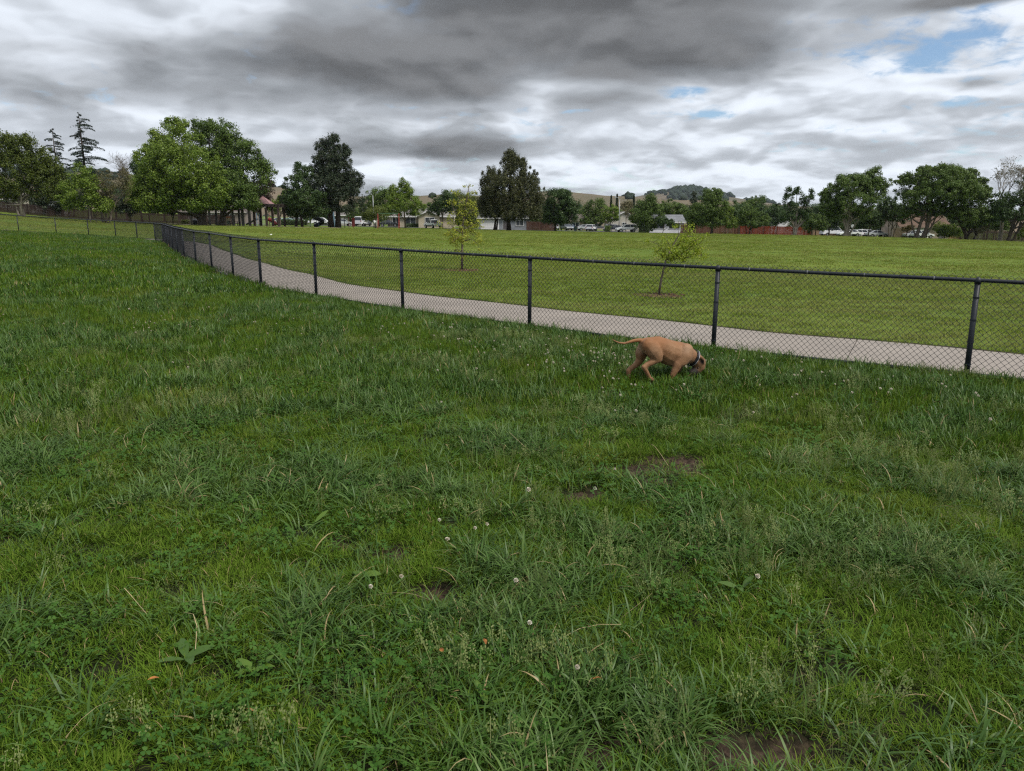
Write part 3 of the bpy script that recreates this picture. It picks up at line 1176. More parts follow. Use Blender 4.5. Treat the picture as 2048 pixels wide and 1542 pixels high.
tree('poplar_tree', 'narrow dark tree rising beside the great bright green tree', 286, 146, [(286, 335, 13, 26), (283, 365, 16, 30), (270, 390, 20, 26)], 'deep', [(286, 286, 345, .2)], BARK_DARK, (.6, 1.0), 44, .2, 1.0, 1.0, TL, limbs=5)
# ---- great bright tree group
tree('sycamore_tree', 'great bright green tree with a broad crown beside the picnic shelter', 407, 126,
     [(385, 300, 46, 44, 2), (345, 330, 50, 42, 2), (400, 345, 70, 52, 5), (330, 378, 50, 36, 4), (360, 400, 60, 24, 5), (300, 360, 26, 26), (440, 380, 50, 36, 5), (365, 265, 22, 22), (382, 256, 16, 14), (312, 385, 36, 26, 3), (335, 290, 26, 26), (300, 398, 26, 24, 2), (345, 412, 55, 13, 4), (300, 412, 26, 12), (425, 412, 46, 13, 5), (380, 350, 60, 50, 5)],
     'bright', [(407, 404, 395, .62), (407, 425, 370, .3), (405, 372, 372, .28)], BARK, (.75, 1.35), 60, .20, .85, .95, TL, limbs=26)
tree('sycamore_tree', 'second great bright green tree, its thick trunk leaning by the picnic tables', 446, 129,
     [(440, 290, 50, 40), (480, 325, 48, 44), (515, 355, 42, 40), (430, 262, 24, 16), (470, 280, 30, 26), (500, 390, 40, 30, 2), (475, 370, 45, 40, 4), (535, 345, 20, 28), (415, 270, 22, 22), (510, 300, 16, 18), (478, 408, 36, 14, 4), (455, 330, 50, 50), (508, 410, 26, 12)],
     'mid', [(443, 452, 388, .58), (444, 470, 368, .28)], BARK, (.75, 1.3), 56, .20, .85, .95, TL, limbs=22)
tree('plum_tree', 'purple-brown leaved tree behind the pink-roofed pavilion', 520, 148, [(515, 392, 28, 24), (535, 380, 20, 24), (500, 402, 22, 16)], 'purple', [(520, 518, 395, .15)], BARK_DARK, (.6, 1.0), 44, .18, .8, .9, TL, limbs=6)
for px_, lab in ((365, 'slim young tree with a thin stem before the board fence'), ):
    tree('maple_tree', lab, px_ - 20, 128, [(345, 418, 18, 14), (352, 408, 16, 12)], 'deep', [(346, 347, 412, .12)], BARK, (.5, .9), 34, .16, .8, .7, TL, limbs=4)
tree('maple_tree', 'small bright green tree between the pavilion and the conical tree', 560, 150, [(560, 412, 22, 16), (575, 400, 16, 18), (548, 420, 16, 12)], 'bright', [(561, 561, 415, .12)], BARK, (.5, .9), 36, .16, .8, .8, TL, limbs=4)
# ---- conical tree and redwood
tree('alder_tree', 'conical mid-green tree standing against the dark redwood', 600, 136,
     [(612, 350, 20, 20), (605, 375, 32, 26, 1), (618, 400, 42, 26, 2), (590, 405, 30, 22), (635, 420, 30, 16, 1), (598, 425, 34, 12), (602, 337, 10, 10)],
     'deep', [(592, 600, 370, .24), (604, 606, 380, .24)], BARK_DARK, (.6, 1.0), 54, .18, .8, 1.0, TL, limbs=10)
tree('redwood_tree', 'dark tall redwood with twin trunks, taller than its neighbours', 669, 139,
     [(676, 292, 22, 18), (672, 318, 38, 22), (684, 345, 44, 24, 1), (668, 372, 48, 26, 2), (690, 398, 46, 28, 2), (655, 400, 30, 24), (708, 372, 26, 26), (715, 412, 22, 20), (722, 375, 10, 20), (640, 345, 16, 24), (700, 300, 12, 16), (650, 300, 14, 16), (728, 392, 8, 14)],
     'redwood', [(663, 668, 300, .48), (676, 678, 310, .48)], BARK_DARK, (.5, 1.05), 60, .17, .95, 1.05, TL, droop=.25, limbs=30, gap=.3)
# ---- street trees behind
tree('elm_tree', 'dense rounded green tree behind the street lamp by the redwood', 758, 172, [(757, 398, 24, 24), (745, 410, 18, 20), (772, 405, 18, 26)], 'mid', [(758, 758, 415, .2)], BARK, (.7, 1.1), 44, .2, .8, 1.0, TL, limbs=5)
tree('willow_tree', 'yellow-green weeping willow above the swing set', 748, 146, [(752, 422, 24, 13), (738, 432, 14, 12), (768, 432, 12, 10)], 'willow', [(752, 751, 425, .16)], BARK, (.5, .8), 40, .15, 1.2, .8, TL, droop=.5, limbs=6)
tree('ash_tree', 'fresh green leafy tree between the redwood and the beige house', 808, 156, [(800, 392, 24, 20), (815, 385, 18, 18), (812, 408, 36, 22, 1), (790, 420, 22, 16), (830, 418, 20, 16), (810, 370, 12, 12), (786, 385, 12, 14)],
     'bright', [(811, 810, 400, .2)], BARK, (.6, 1.0), 46, .17, .85, .9, TL, limbs=10, gap=.25)
tree('maple_tree', 'dark green tree beside the white pickup truck', 884, 158, [(884, 410, 26, 18), (870, 422, 16, 12), (898, 405, 18, 20), (890, 395, 14, 12)], 'deep', [(885, 885, 420, .17)], BARK, (.6, 1.0), 46, .18, .8, 1.0, TL, limbs=6)
tree('ash_tree', 'pale green tree with a few bare twigs on top behind the yellow sapling', 928, 160, [(925, 405, 30, 20), (915, 395, 14, 14), (948, 412, 18, 22), (935, 430, 28, 18), (905, 412, 12, 16)], 'willow', [(930, 930, 410, .16)], BARK, (.5, .85), 40, .15, .9, .75, TL, limbs=10, gap=.3)
tree('cedar_tree', 'broad dark cedar with three peaks in front of the grey house', 1018, 150,
     [(1022, 328, 20, 20), (1030, 350, 30, 30, 1), (985, 375, 26, 34, 1), (1010, 385, 40, 36, 3), (1050, 395, 34, 40, 2), (985, 410, 30, 30, 2), (1020, 420, 56, 22, 2), (1069, 375, 11, 30), (1072, 415, 16, 28), (1020, 316, 10, 12), (984, 352, 10, 14), (1045, 340, 10, 18), (968, 412, 12, 22)],
     'cedar', [(1018, 1020, 345, .42), (988, 996, 400, .24), (992, 1000, 405, .2)], BARK_DARK, (.5, .95), 60, .16, 1.35, 1.0, TL, limbs=18)
tree('oak_tree', 'rounded dense dark green tree in front of the brown fence', 1113, 161, [(1115, 402, 30, 22, 1), (1098, 420, 24, 22), (1128, 418, 28, 26, 1), (1140, 412, 22, 22), (1110, 440, 28, 12), (1120, 392, 20, 12), (1142, 432, 16, 14)],
     'deep', [(1111, 1112, 425, .3)], BARK_DARK, (.75, 1.2), 54, .2, .8, 1.0, TL, limbs=8)
tree('ash_tree', 'medium green tree standing over the side street', 1190, 190, [(1190, 415, 22, 20), (1175, 430, 16, 18), (1202, 425, 12, 22), (1186, 440, 24, 12)], 'mid', [(1190, 1190, 425, .2)], BARK, (.7, 1.1), 44, .2, .85, 1.0, TL, limbs=5)
tree('maple_tree', 'small round yellow-green tree beside the street lamp pole', 1220, 172, [(1220, 426, 17, 15), (1212, 436, 12, 10), (1230, 434, 10, 12)], 'bright', [(1214, 1217, 435, .1), (1222, 1221, 430, .1)], BARK, (.55, .9), 40, .17, .8, 1.0, TL, limbs=5)
spire('cypress_tree', 'thin dark cypress spire, first of the pair beyond the yellow-green tree', 1221, 250, 396, 4.2, 'cypress spires behind the houses')
spire('cypress_tree', 'thin dark cypress spire just behind the street lamp', 1232.5, 250, 393, 4.4, 'cypress spires behind the houses')
spire('cypress_tree', 'dark cypress spire touching the crown of the tree by the white house', 1266, 250, 396, 5.5, 'cypress spires behind the houses')
twig_tree('birch_tree', 'thin half-bare tree behind the white sport utility car', 1252, 186, 404, 12, 436, .12, BARK_PALE, 71, 5, 'tan', 6, 1, .45, .14)
tree('oak_tree', 'bushy green tree with its crown low, beside the white house', 1296, 160, [(1292, 412, 22, 18), (1300, 400, 12, 12), (1280, 430, 24, 18, 1), (1308, 428, 22, 22), (1290, 450, 22, 12), (1305, 448, 14, 14)],
     'mid', [(1297, 1296, 430, .2)], BARK, (.6, 1.0), 50, .18, .85, 1.0, TL, limbs=8)
tree('oak_tree', 'wide low green tree behind the roof of the white house', 1342, 184, [(1340, 418, 26, 16), (1362, 422, 16, 14), (1325, 422, 16, 14)], 'mid', [(1342, 1342, 425, .2)], BARK, (.7, 1.1), 46, .2, .8, 1.0, TL, limbs=5)
tree('maple_tree', 'small thin-trunked tree in front of the white house windows', 1327, 158, [(1330, 445, 18, 8), (1322, 440, 12, 8), (1342, 448, 10, 7)], 'deep', [(1326, 1328, 446, .08)], BARK, (.4, .7), 34, .15, .8, .8, TL, limbs=5)
tree('pine_tree', 'slender dark conifer tip beside the tall green street tree', 1384, 176, [(1385, 392, 5, 12), (1384, 412, 9, 16), (1384, 430, 12, 14)], 'redwood', [(1384, 1385, 384, .16)], BARK_DARK, (.5, .8), 44, .17, .9, 1.0, TL, limbs=4)
tree('elm_tree', 'tall bushy green tree over the weathered board fence', 1424, 153, [(1420, 398, 24, 18), (1432, 392, 12, 12), (1410, 420, 30, 22), (1435, 420, 24, 26), (1390, 430, 22, 20), (1420, 445, 28, 12), (1383, 445, 14, 14)],
     'mid', [(1424, 1423, 410, .24)], BARK_DARK, (.65, 1.05), 52, .18, .85, 1.0, TL, limbs=9)
tree('birch_tree', 'light green narrow tree before the join of the two board fences', 1455, 153, [(1454, 425, 12, 18), (1460, 445, 18, 12), (1446, 440, 10, 10)], 'bright', [(1456, 1456, 430, .1)], BARK_PALE, (.45, .75), 40, .15, .9, .9, TL, limbs=6)
tree('maple_tree', 'spreading tree with crossing stems against the red fence', 1497, 153, [(1495, 425, 20, 14), (1515, 435, 20, 12), (1482, 440, 12, 12), (1505, 448, 22, 8), (1530, 442, 12, 10)], 'mid', [(1495, 1490, 440, .1), (1498, 1510, 440, .11), (1499, 1503, 432, .09)], BARK_DARK, (.5, .85), 44, .16, .8, .9, TL, limbs=12)
tree('ash_tree', 'rounded green tree rising behind the spreading stems at the red fence', 1513, 190, [(1512, 410, 18, 15), (1520, 400, 10, 8)], 'mid', [(1513, 1513, 420, .2)], BARK, (.6, 1.0), 44, .18, .8, 1.0, TL, limbs=4)
tree('oak_tree', 'dark tree standing between the red fence and the white gable', 1550, 168, [(1548, 425, 18, 15), (1560, 435, 18, 14), (1540, 445, 18, 12)], 'deep', [(1548, 1548, 430, .15)], BARK_DARK, (.6, 1.0), 46, .18, .8, 1.0, TL, limbs=5)
tree('plane_tree', 'open airy tree with a thick pale trunk before the red fence', 1591, 142, [(1590, 415, 20, 18), (1572, 402, 12, 16), (1608, 402, 14, 16), (1590, 390, 12, 14), (1575, 432, 18, 14), (1606, 430, 18, 14), (1618, 388, 7, 10), (1572, 384, 7, 8)],
     'deep', [(1591, 1592, 430, .3), (1591, 1578, 415, .12), (1591, 1606, 412, .12)], BARK_PALE, (.4, .75), 40, .16, .9, .8, TL, limbs=14, gap=.33)
tree('maple_tree', 'small drooping tree at the end of the red fence', 1630, 150, [(1630, 442, 22, 14), (1618, 452, 14, 12), (1645, 448, 14, 14)], 'mid', [(1624, 1626, 450, .1), (1632, 1632, 445, .1)], BARK_DARK, (.5, .85), 44, .16, .8, 1.0, TL, droop=.3, limbs=6)
tree('oak_tree', 'dark leafy tree over the white van parked by the street', 1659, 151, [(1660, 425, 20, 24), (1650, 405, 14, 18), (1672, 445, 18, 14), (1645, 440, 14, 14)], 'deep', [(1659, 1660, 440, .17)], BARK_DARK, (.6, 1.0), 46, .18, .85, 1.0, TL, limbs=6)
tree('elm_tree', 'big vase-shaped tree with a pale trunk and a tuft sticking up', 1694, 136,
     [(1690, 375, 42, 22, 1), (1665, 392, 30, 22), (1725, 365, 36, 18), (1740, 385, 34, 22), (1700, 405, 48, 20, 2), (1660, 415, 26, 18), (1735, 350, 14, 9), (1745, 343, 6, 5), (1755, 372, 24, 16), (1680, 362, 20, 10), (1650, 388, 12, 12), (1668, 432, 26, 13), (1722, 428, 28, 14)],
     'mid', [(1693, 1697, 432, .42), (1697, 1740, 395, .17), (1697, 1672, 400, .15), (1697, 1705, 395, .17)], BARK_PALE, (.5, .95), 52, .17, .8, .9, TL, limbs=26, gap=.28)
tree('maple_tree', 'low dark tree beneath the vase-shaped tree, next to the round sign', 1738, 146, [(1738, 436, 22, 14), (1725, 448, 14, 10), (1752, 445, 16, 12)], 'deep', [(1738, 1738, 440, .14)], BARK, (.5, .85), 44, .16, .8, 1.0, TL, limbs=6)
tree('maple_tree', 'dark many-stemmed tree between the two big crowns', 1785, 146, [(1785, 425, 26, 20), (1770, 410, 20, 18), (1800, 430, 18, 18)], 'deep', [(1778, 1772, 430, .1), (1783, 1785, 425, .12), (1788, 1796, 430, .1)], BARK, (.55, .9), 44, .17, .8, 1.0, TL, limbs=10)
tree('elm_tree', 'largest round-headed tree on its side of the park, two trunks in a V', 1845, 134,
     [(1860, 362, 50, 26, 2), (1815, 372, 36, 26), (1905, 368, 40, 26), (1870, 385, 66, 26, 3), (1825, 400, 44, 22, 2), (1910, 395, 46, 24, 2), (1945, 378, 22, 20), (1880, 345, 32, 13), (1840, 345, 20, 12), (1930, 352, 16, 12), (1855, 420, 40, 14), (1800, 358, 14, 12), (1960, 395, 14, 16), (1806, 424, 26, 14), (1902, 424, 34, 14)],
     'mid', [(1833, 1842, 415, .36), (1849, 1862, 412, .42), (1849, 1890, 395, .17), (1833, 1810, 400, .15)], BARK, (.5, .95), 54, .17, .8, .95, TL, limbs=30, gap=.25)
tree('plum_tree', 'small rusty orange-green tree in front of the tan board fence', 1814, 140, [(1812, 458, 10, 6), (1822, 455, 9, 6)], 'rust', [(1813, 1814, 460, .09)], BARK, (.35, .6), 30, .13, .8, .9, None, limbs=4)
tree('shrub', 'wide bright green bush between the brown-roofed house and the board fence', 1890, 139, [(1895, 462, 28, 14, 1), (1880, 455, 16, 12), (1912, 465, 16, 10)], 'bright', [(1890, 1890, 462, .12)], BARK_DARK, (.5, .85), 46, .15, .8, 1.0, limbs=5, cat='bush')
tree('elm_tree', 'leaning tree with bent dark limbs by the plank fence', 1939, 132, [(1935, 435, 38, 20, 1), (1915, 420, 22, 18), (1960, 430, 26, 22), (1950, 450, 24, 10)], 'mid', [(1939, 1925, 450, .3), (1948, 1962, 446, .2), (1939, 1945, 440, .18)], BARK_DARK, (.5, .9), 46, .16, .75, .9, TL, limbs=16)
tree('maple_tree', 'young thin tree with a bare forked stem before the plank fence', 1957, 130, [(1962, 462, 9, 7), (1970, 456, 8, 6)], 'tan', [(1957, 1963, 462, .05), (1958, 1950, 458, .04)], BARK_PALE, (.25, .45), 22, .1, .8, .7, TL, limbs=5)
twig_tree('bare_tree', 'tall bare grey tree of thin upright twigs at the end of the plank fence', 2003, 133, 336, 34, 440, .3, BARK_PALE, 81, 6, 'tan', 2, 1, .42, .1)
tree('oak_tree', 'dark spreading oak in front of the tall bare tree', 2021, 129, [(2030, 392, 38, 22), (2050, 375, 30, 20), (2000, 405, 24, 22), (2035, 425, 46, 20), (2000, 430, 26, 18), (2080, 400, 40, 40)], 'deep', [(2020, 2024, 435, .34), (2022, 2050, 430, .16)], BARK_DARK, (.55, 1.0), 48, .18, .8, .8, TL, limbs=20, gap=.35)
tree('shrub', 'bright green shrub at the very end of the plank fence', 2046, 131, [(2046, 465, 10, 16)], 'bright', [(2046, 2046, 470, .06)], BARK, (.4, .7), 36, .14, .8, .9, limbs=3, cat='bush')
tree('tree', 'mass of green crowns filling the gap over the street by the dark conifer tip', 1372, 196, [(1375, 425, 20, 16)], 'deep', [(1375, 1375, 430, .2)], BARK, (.7, 1.1), 44, .2, .8, 1.0, TL, limbs=4)
for i, (px_, py_, D_, col) in enumerate(((1470, 425, 200, 'deep'), (1535, 432, 205, 'mid'), (1640, 425, 190, 'deep'), (1760, 440, 175, 'deep'), (1970, 440, 165, 'deep'), (700, 425, 190, 'deep'), (860, 428, 205, 'mid'), (960, 432, 200, 'mid'),
                                          (1080, 430, 205, 'deep'), (1255, 435, 215, 'mid'), (330, 405, 165, 'redwood'), (20, 400, 160, 'redwood'), (450, 420, 180, 'deep'), (1315, 430, 205, 'mid'), (1405, 428, 200, 'deep'), (1492, 418, 205, 'mid'), (1580, 432, 210, 'deep'), (1705, 432, 185, 'mid'), (1925, 432, 165, 'deep'), (1995, 440, 160, 'mid'), (785, 425, 205, 'deep'),
                                          (835, 430, 215, 'deep'), (905, 425, 200, 'mid'), (1145, 430, 230, 'mid'), (630, 425, 185, 'deep'), (150, 395, 160, 'redwood'), (235, 400, 160, 'deep'), (1290, 425, 195, 'deep'), (1440, 428, 180, 'mid'), (1475, 432, 176, 'deep'), (1525, 425, 182, 'deep'), (1610, 440, 172, 'mid'), (1645, 428, 178, 'deep'), (1720, 445, 170, 'deep'), (1765, 428, 172, 'mid'), (1975, 425, 150, 'deep'), (1100, 430, 185, 'mid'), (730, 425, 180, 'mid'), (935, 425, 185, 'deep'))):
    tree('backyard_tree', ['deep green garden tree behind the weathered board fence', 'green garden tree over the red fence, between taller trees', 'dark garden tree behind the small drooping tree', 'dark garden tree behind the stems of the many-stemmed tree',
                           'dark garden tree behind the plank fence', 'dark garden tree hidden behind the redwood', 'green garden tree beside the beige house roof', 'green garden tree behind the garage of the grey house', 'dark garden tree behind the rounded oak',
                           'green garden tree behind the gabled house', 'dark evergreen behind the great bright tree', 'dark evergreen behind the end of the tree line', 'dark garden tree behind the picnic tables', 'green garden tree over the roof of the white house', 'dark garden tree behind the tall bushy tree at the weathered fence', 'green garden tree behind the spreading tree with crossing stems', 'dark garden tree behind the open airy tree', 'green garden tree behind the vase-shaped tree',
                           'dark garden tree behind the leaning tree with bent limbs', 'green garden tree behind the tall bare tree', 'dark garden tree behind the fresh green leafy tree', 'dark garden tree over the ridge of the beige house', 'green garden tree behind the white pickup',
                           'green garden tree far down the side street', 'dark garden tree between the conical tree and the redwood', 'dark evergreen behind the light green small-leaved tree', 'dark garden tree behind the brownish olive tree', 'dark garden tree behind the low bushy tree at the white house', 'green garden tree between the tall bushy tree and the light green narrow tree', 'dark garden tree where the two board fences join', 'dark garden tree between the spreading tree and the white gable', 'green garden tree beside the thick pale trunk of the airy tree',
                           'dark garden tree over the end of the red fence', 'dark garden tree behind the round road sign', 'green garden tree between the two largest crowns', 'dark garden tree joining the largest tree and the bare tree', 'green garden tree behind the rounded oak',
                           'green garden tree next to the curved street lamp', 'dark garden tree behind the pale green tree with bare twigs'][i],
         px_, D_, [(px_, py_, 26, 20), (px_ + 14, py_ + 8, 20, 16), (px_ - 15, py_ + 9, 20, 16)], col, [(px_, px_, py_, .2)], BARK_DARK, (.8, 1.3), 40, .24, .8, .9, 'garden trees behind the fences', limbs=3)


# ---- the two saplings on the field
def sapling(label, px, py, limbs_px, leaf, r0, seed, per, size, rad):
    """limbs_px: branch polylines in the photograph's pixels, converted at the sapling's own distance, with depth added."""
    rng = np.random.default_rng(seed)
    X0, D = Wg(px, py)
    z0 = g1(X0, D)
    zc = D * math.cos(PITCH) + (EYE - z0) * math.sin(PITCH)
    s = zc / F_PX
    root = thing('sapling', label, 'young tree', (X0, D, z0), 0, 'saplings on the mown field')
    tb = MB()
    tips = []
    for pts, r, dep, leafy in limbs_px:
        n = len(pts)
        P3 = [Vector(((x - px) * s, dep * (i / (n - 1)) ** 1.2, (py - y) * s * 1.02)) for i, (x, y) in enumerate(pts)]
        tb.tube(P3, [max(r * (1 - .75 * i / (n - 1)), .004) for i in range(n)], 7, True)
        if not leafy:
            continue
        for i in range(n - 1):
            a, b_ = P3[i], P3[i + 1]
            L = (b_ - a).length
            for _ in range(max(1, int(L * leafy * 1.35))):
                t = rng.uniform(0 if i else .4, 1)
                p = a.lerp(b_, t)
                q = p + Vector(rng.normal(0, rad, 3)) + Vector((0, 0, rng.uniform(0, .06)))
                tb.tube([p, p.lerp(q, .5) + Vector((0, 0, .02)), q], [.006, .004, .0025], 3, False)
                tips.append(list(q))
    tb.build('trunk', BARK, root, True)
    T = np.array(tips)
    V = clump_leaves(T, rng.uniform(.08, .19, len(T)), .8, per, size, rng, .0, .4, .6)
    link('crown', quads_mesh('crown', V), LEAF[leaf], root)
    m = mat('bark_mulch', (.15, .075, .05), .95, .45, 14.0, bump=.8, bscale=30)
    vs, fs = [(0, 0, .03)], []
    for k in range(28):
        a = 2 * math.pi * k / 28
        q = .58 * (1 + rng.normal(0, .10))
        vs.append((q * math.cos(a), q * math.sin(a), g1(X0 + q * math.cos(a), D + q * math.sin(a)) - z0 + .012))
    for k in range(28):
        fs.append((0, 1 + k, 1 + (k + 1) % 28))
    mu = MB().add(vs, fs)
    for _ in range(90):
        a, q = rng.uniform(0, 6.28), .6 * math.sqrt(rng.uniform())
        mu.box((q * math.cos(a), q * math.sin(a), .035), (.07, .02, .015), rng.uniform(0, 3.1))
    mo = mu.build('mulch_ring', m)
    mo.location = (X0, D, z0)
    tag(mo, kind='structure')
    return root


sapling('yellow-leaved sapling with an airy upright crown near the middle of the mown field', 924, 541, [
    ([(924, 541), (925, 500), (927, 455), (932, 425), (936, 400), (941, 378)], .045, .0, 7),
    ([(926, 470), (912, 462), (902, 448)], .016, -.25, 16), ([(926, 462), (945, 455), (962, 462)], .016, .3, 16), ([(925, 490), (905, 472), (896, 455)], .014, .3, 14),
    ([(926, 486), (945, 480), (958, 492)], .014, -.3, 14), ([(929, 440), (912, 430), (905, 412)], .014, -.1, 15), ([(930, 436), (948, 428), (958, 442)], .014, .2, 15),
    ([(933, 420), (922, 408), (916, 396)], .010, .2, 9), ([(934, 412), (944, 402), (948, 392)], .008, -.2, 5), ([(926, 478), (918, 476), (908, 486)], .012, -.4, 12), ([(926, 465), (938, 468), (950, 476)], .012, .5, 12),
    ([(928, 450), (916, 446), (898, 466)], .012, .4, 10)],
    'yellow', .045, 5, 18, .030, .15)
sapling('lime green leaning sapling with a bare leader, nearest the path', 1317, 592, [
    ([(1317, 592), (1321, 560), (1328, 525), (1334, 510), (1345, 488), (1352, 475), (1358, 462)], .030, .0, 0),
    ([(1329, 522), (1345, 520), (1362, 508), (1378, 495), (1388, 482)], .014, -.15, 22), ([(1331, 515), (1322, 505), (1312, 492), (1300, 488)], .011, .1, 14),
    ([(1345, 520), (1360, 520), (1380, 514), (1396, 512)], .011, -.25, 20), ([(1340, 500), (1355, 492), (1370, 478), (1386, 478)], .010, .2, 24),
    ([(1352, 476), (1350, 460), (1352, 450)], .006, .1, 4), ([(1338, 500), (1330, 488), (1326, 478)], .005, .1, 3), ([(1330, 518), (1318, 516), (1312, 522)], .008, -.2, 14),
    ([(1326, 535), (1340, 540), (1352, 548)], .006, -.1, 8), ([(1345, 518), (1335, 505), (1345, 500)], .008, -.2, 16), ([(1370, 500), (1385, 505), (1398, 520)], .008, .1, 16), ([(1372, 490), (1392, 494), (1402, 500)], .008, -.1, 16),
    ([(1334, 508), (1318, 500), (1308, 505)], .007, -.15, 12)],
    'lime', .03, 6, 26, .022, .085)

# ------------------------------------------------------------------ houses, fences, street furniture
PANE = mat('window_glass', (.03, .035, .042), .12, .3, 2.0, .6)
WHITE = mat('white_trim', (.70, .70, .69), .6, .1, 3.0)
M_CONC = concrete('driveway_concrete', (.42, .40, .37))


def shingle(name, c):
    return mat(name, c, .9, .35, 1.2, .15, bump=.5, bscale=6, stretch=(1, 1, 3))


def house(label, px, D, rz, wd, dp, hw, rise, wall, roof, trim, openings, axis='x', eave=.45, name='house', chimney=None, dz=0.0):
    """Front wall on the local -y face. axis 'x': ridge along the front; 'y': gable end to the front.
    openings: (kind, x, width, sill, height)."""
    X = W(px, D)
    z0 = min(g1(X + a, D + b_) for a in (-wd / 2, wd / 2) for b_ in (0, dp)) + dz
    root = thing(name, label, 'house', (X, D, z0), rz)
    if axis == 'x':
        MB().box((0, dp / 2, hw / 2 - .2), (wd, dp, hw + .4)).build('wall', wall, root)
        g = MB()
        for sx in (-1, 1):
            x = sx * (wd / 2 - .06)
            g.add([(x - .06, .01, hw), (x + .06, .01, hw), (x + .06, dp - .01, hw), (x - .06, dp - .01, hw), (x - .06, dp / 2, hw + rise), (x + .06, dp / 2, hw + rise)],
                  [(0, 1, 2, 3), (0, 4, 5, 1), (3, 2, 5, 4), (0, 3, 4), (1, 5, 2)])
        tag(g.build('gable', wall, root), kind='stuff')
        r = MB()
        e = eave
        k = rise / (dp / 2)
        r.prism([(0, 0)] * 0 or [(-1, 0)] * 0 or [(0, 0), (1, 0), (1, 1)], 0, 0) if False else None
        t = .16
        vs = []
        for x in (-wd / 2 - e, wd / 2 + e):
            vs += [(x, -e, hw - e * k), (x, dp / 2, hw + rise), (x, dp + e, hw - e * k), (x, dp + e, hw - e * k + t), (x, dp / 2, hw + rise + t), (x, -e, hw - e * k + t)]
        r.add(vs, [(0, 1, 7, 6), (1, 2, 8, 7), (2, 3, 9, 8), (3, 4, 10, 9), (4, 5, 11, 10), (5, 0, 6, 11), (0, 5, 4, 1), (1, 4, 3, 2), (6, 7, 10, 11), (7, 8, 9, 10)])
        ro = r.build('roof', roof, root)
        MB().box((0, -e - .02, hw - e * k + .06), (wd + 2 * e, .04, .2)).build('fascia', trim, ro)
    else:
        MB().box((0, dp / 2, hw / 2 - .2), (wd, dp, hw + .4)).build('wall', wall, root)
        MB().prism([(-wd / 2, hw), (wd / 2, hw), (0, hw + rise)], .003, dp - .003).build('gable', wall, root)
        e = eave
        k = rise / (wd / 2)
        t = .16
        vs = []
        for y in (-e, dp + e):
            vs += [(-wd / 2 - e, y, hw - e * k + .02), (0, y, hw + rise + .02), (wd / 2 + e, y, hw - e * k + .02), (wd / 2 + e, y, hw - e * k + t), (0, y, hw + rise + t), (-wd / 2 - e, y, hw - e * k + t)]
        ro = MB().add(vs, [(0, 1, 7, 6), (1, 2, 8, 7), (2, 3, 9, 8), (3, 4, 10, 9), (4, 5, 11, 10), (5, 0, 6, 11), (0, 5, 4, 1), (1, 4, 3, 2), (6, 7, 10, 11), (7, 8, 9, 10)]).build('roof', roof, root)
        b = MB()
        for sx in (-1, 1):
            b.add([(0, -e - .03, hw + rise + t), (sx * (wd / 2 + e), -e - .03, hw - e * k + t), (sx * (wd / 2 + e), -e - .03, hw - e * k - .04), (0, -e - .03, hw + rise - .06)], [(0, 1, 2, 3)])
        tag(b.build('barge_board', trim, ro), kind='stuff')
    if chimney:
        MB().box((chimney, dp * .5, hw + rise), (.9, .7, 1.6)).build('chimney', wall, ro)
    for kind, x, w, sill, h in openings:
        if kind == 'window':
            fr = MB()
            for cx, cz, sx, sz in ((x, sill - .05, w + .2, .1), (x, sill + h + .05, w + .2, .1), (x - w / 2 - .05, sill + h / 2, .1, h), (x + w / 2 + .05, sill + h / 2, .1, h), (x, sill + h / 2, .06, h)):
                fr.box((cx, -.04, cz), (sx, .08, sz))
            f = fr.build('window', WHITE, root)
            for sx in (-1, 1):
                MB().box((x + sx * w / 4, -.015, sill + h / 2), (w / 2 - .06, .03, h)).build('pane', PANE, f)
        elif kind == 'garage':
            f = MB().box((x, -.02, h / 2), (w + .24, .04, h + .12)).build('garage_door', trim, root)
            for k_ in range(4):
                MB().box((x, -.055, h * (k_ + .5) / 4), (w, .03, h / 4 - .03)).build('panel', WHITE, f)
        elif kind == 'door':
            f = MB().box((x, -.02, h / 2), (w + .2, .04, h + .1)).build('door', trim, root)
            MB().box((x, -.05, h / 2), (w, .03, h)).build('leaf_panel', mat('door_paint', (.10, .09, .09), .5), f)
        elif kind == 'step':
            MB().box((x, -h / 2, .06), (w, h, .12)).build('step', M_CONC, root)
    return root


wl = lambda n, c: mat(n, c, .85, .15, .7, .2, bump=.2, bscale=12)
house('low beige house with a front gable and dark windows behind the white pickup', 842, 172, .05, 15, 9, 2.7, 1.7, wl('beige_stucco', (.42, .37, .27)), shingle('grey_shingles', (.20, .19, .18)), WHITE,
      [('window', -2.4, 2.2, 1.0, 1.3), ('door', 1.0, 1.0, 0, 2.1), ('window', -5.6, 1.4, 1.0, 1.3)])
house('beige gable wing with a wide window beside the white pickup', 858, 169, .05, 4.6, 3.2, 2.7, 1.1, wl('cream_stucco', (.46, .41, .30)), shingle('pale_grey_shingles', (.27, .26, .25)), WHITE, [('window', .2, 2.0, .9, 1.4)], axis='y', name='house_wing')
house('small grey house with a white garage door behind the broad dark cedar', 1009, 168, 0, 11.5, 9, 2.7, 1.6, wl('grey_siding', (.235, .25, .27)), shingle('dark_shingles', (.12, .12, .12)), WHITE,
      [('garage', -3.3, 3.9, 0, 2.3), ('door', .2, 1.0, 0, 2.1), ('window', 3.4, 1.6, 1.0, 1.15)])
house('brown low house with one dark window across the side street', 1160, 205, -.1, 9, 9, 2.7, 1.6, wl('brown_siding', (.20, .16, .125)), shingle('brown_shingles', (.13, .11, .095)), wl('tan_trim', (.4, .34, .27)), [('window', -1.2, 1.8, 1.0, 1.2), ('door', 2.2, 1.0, 0, 2.1)])
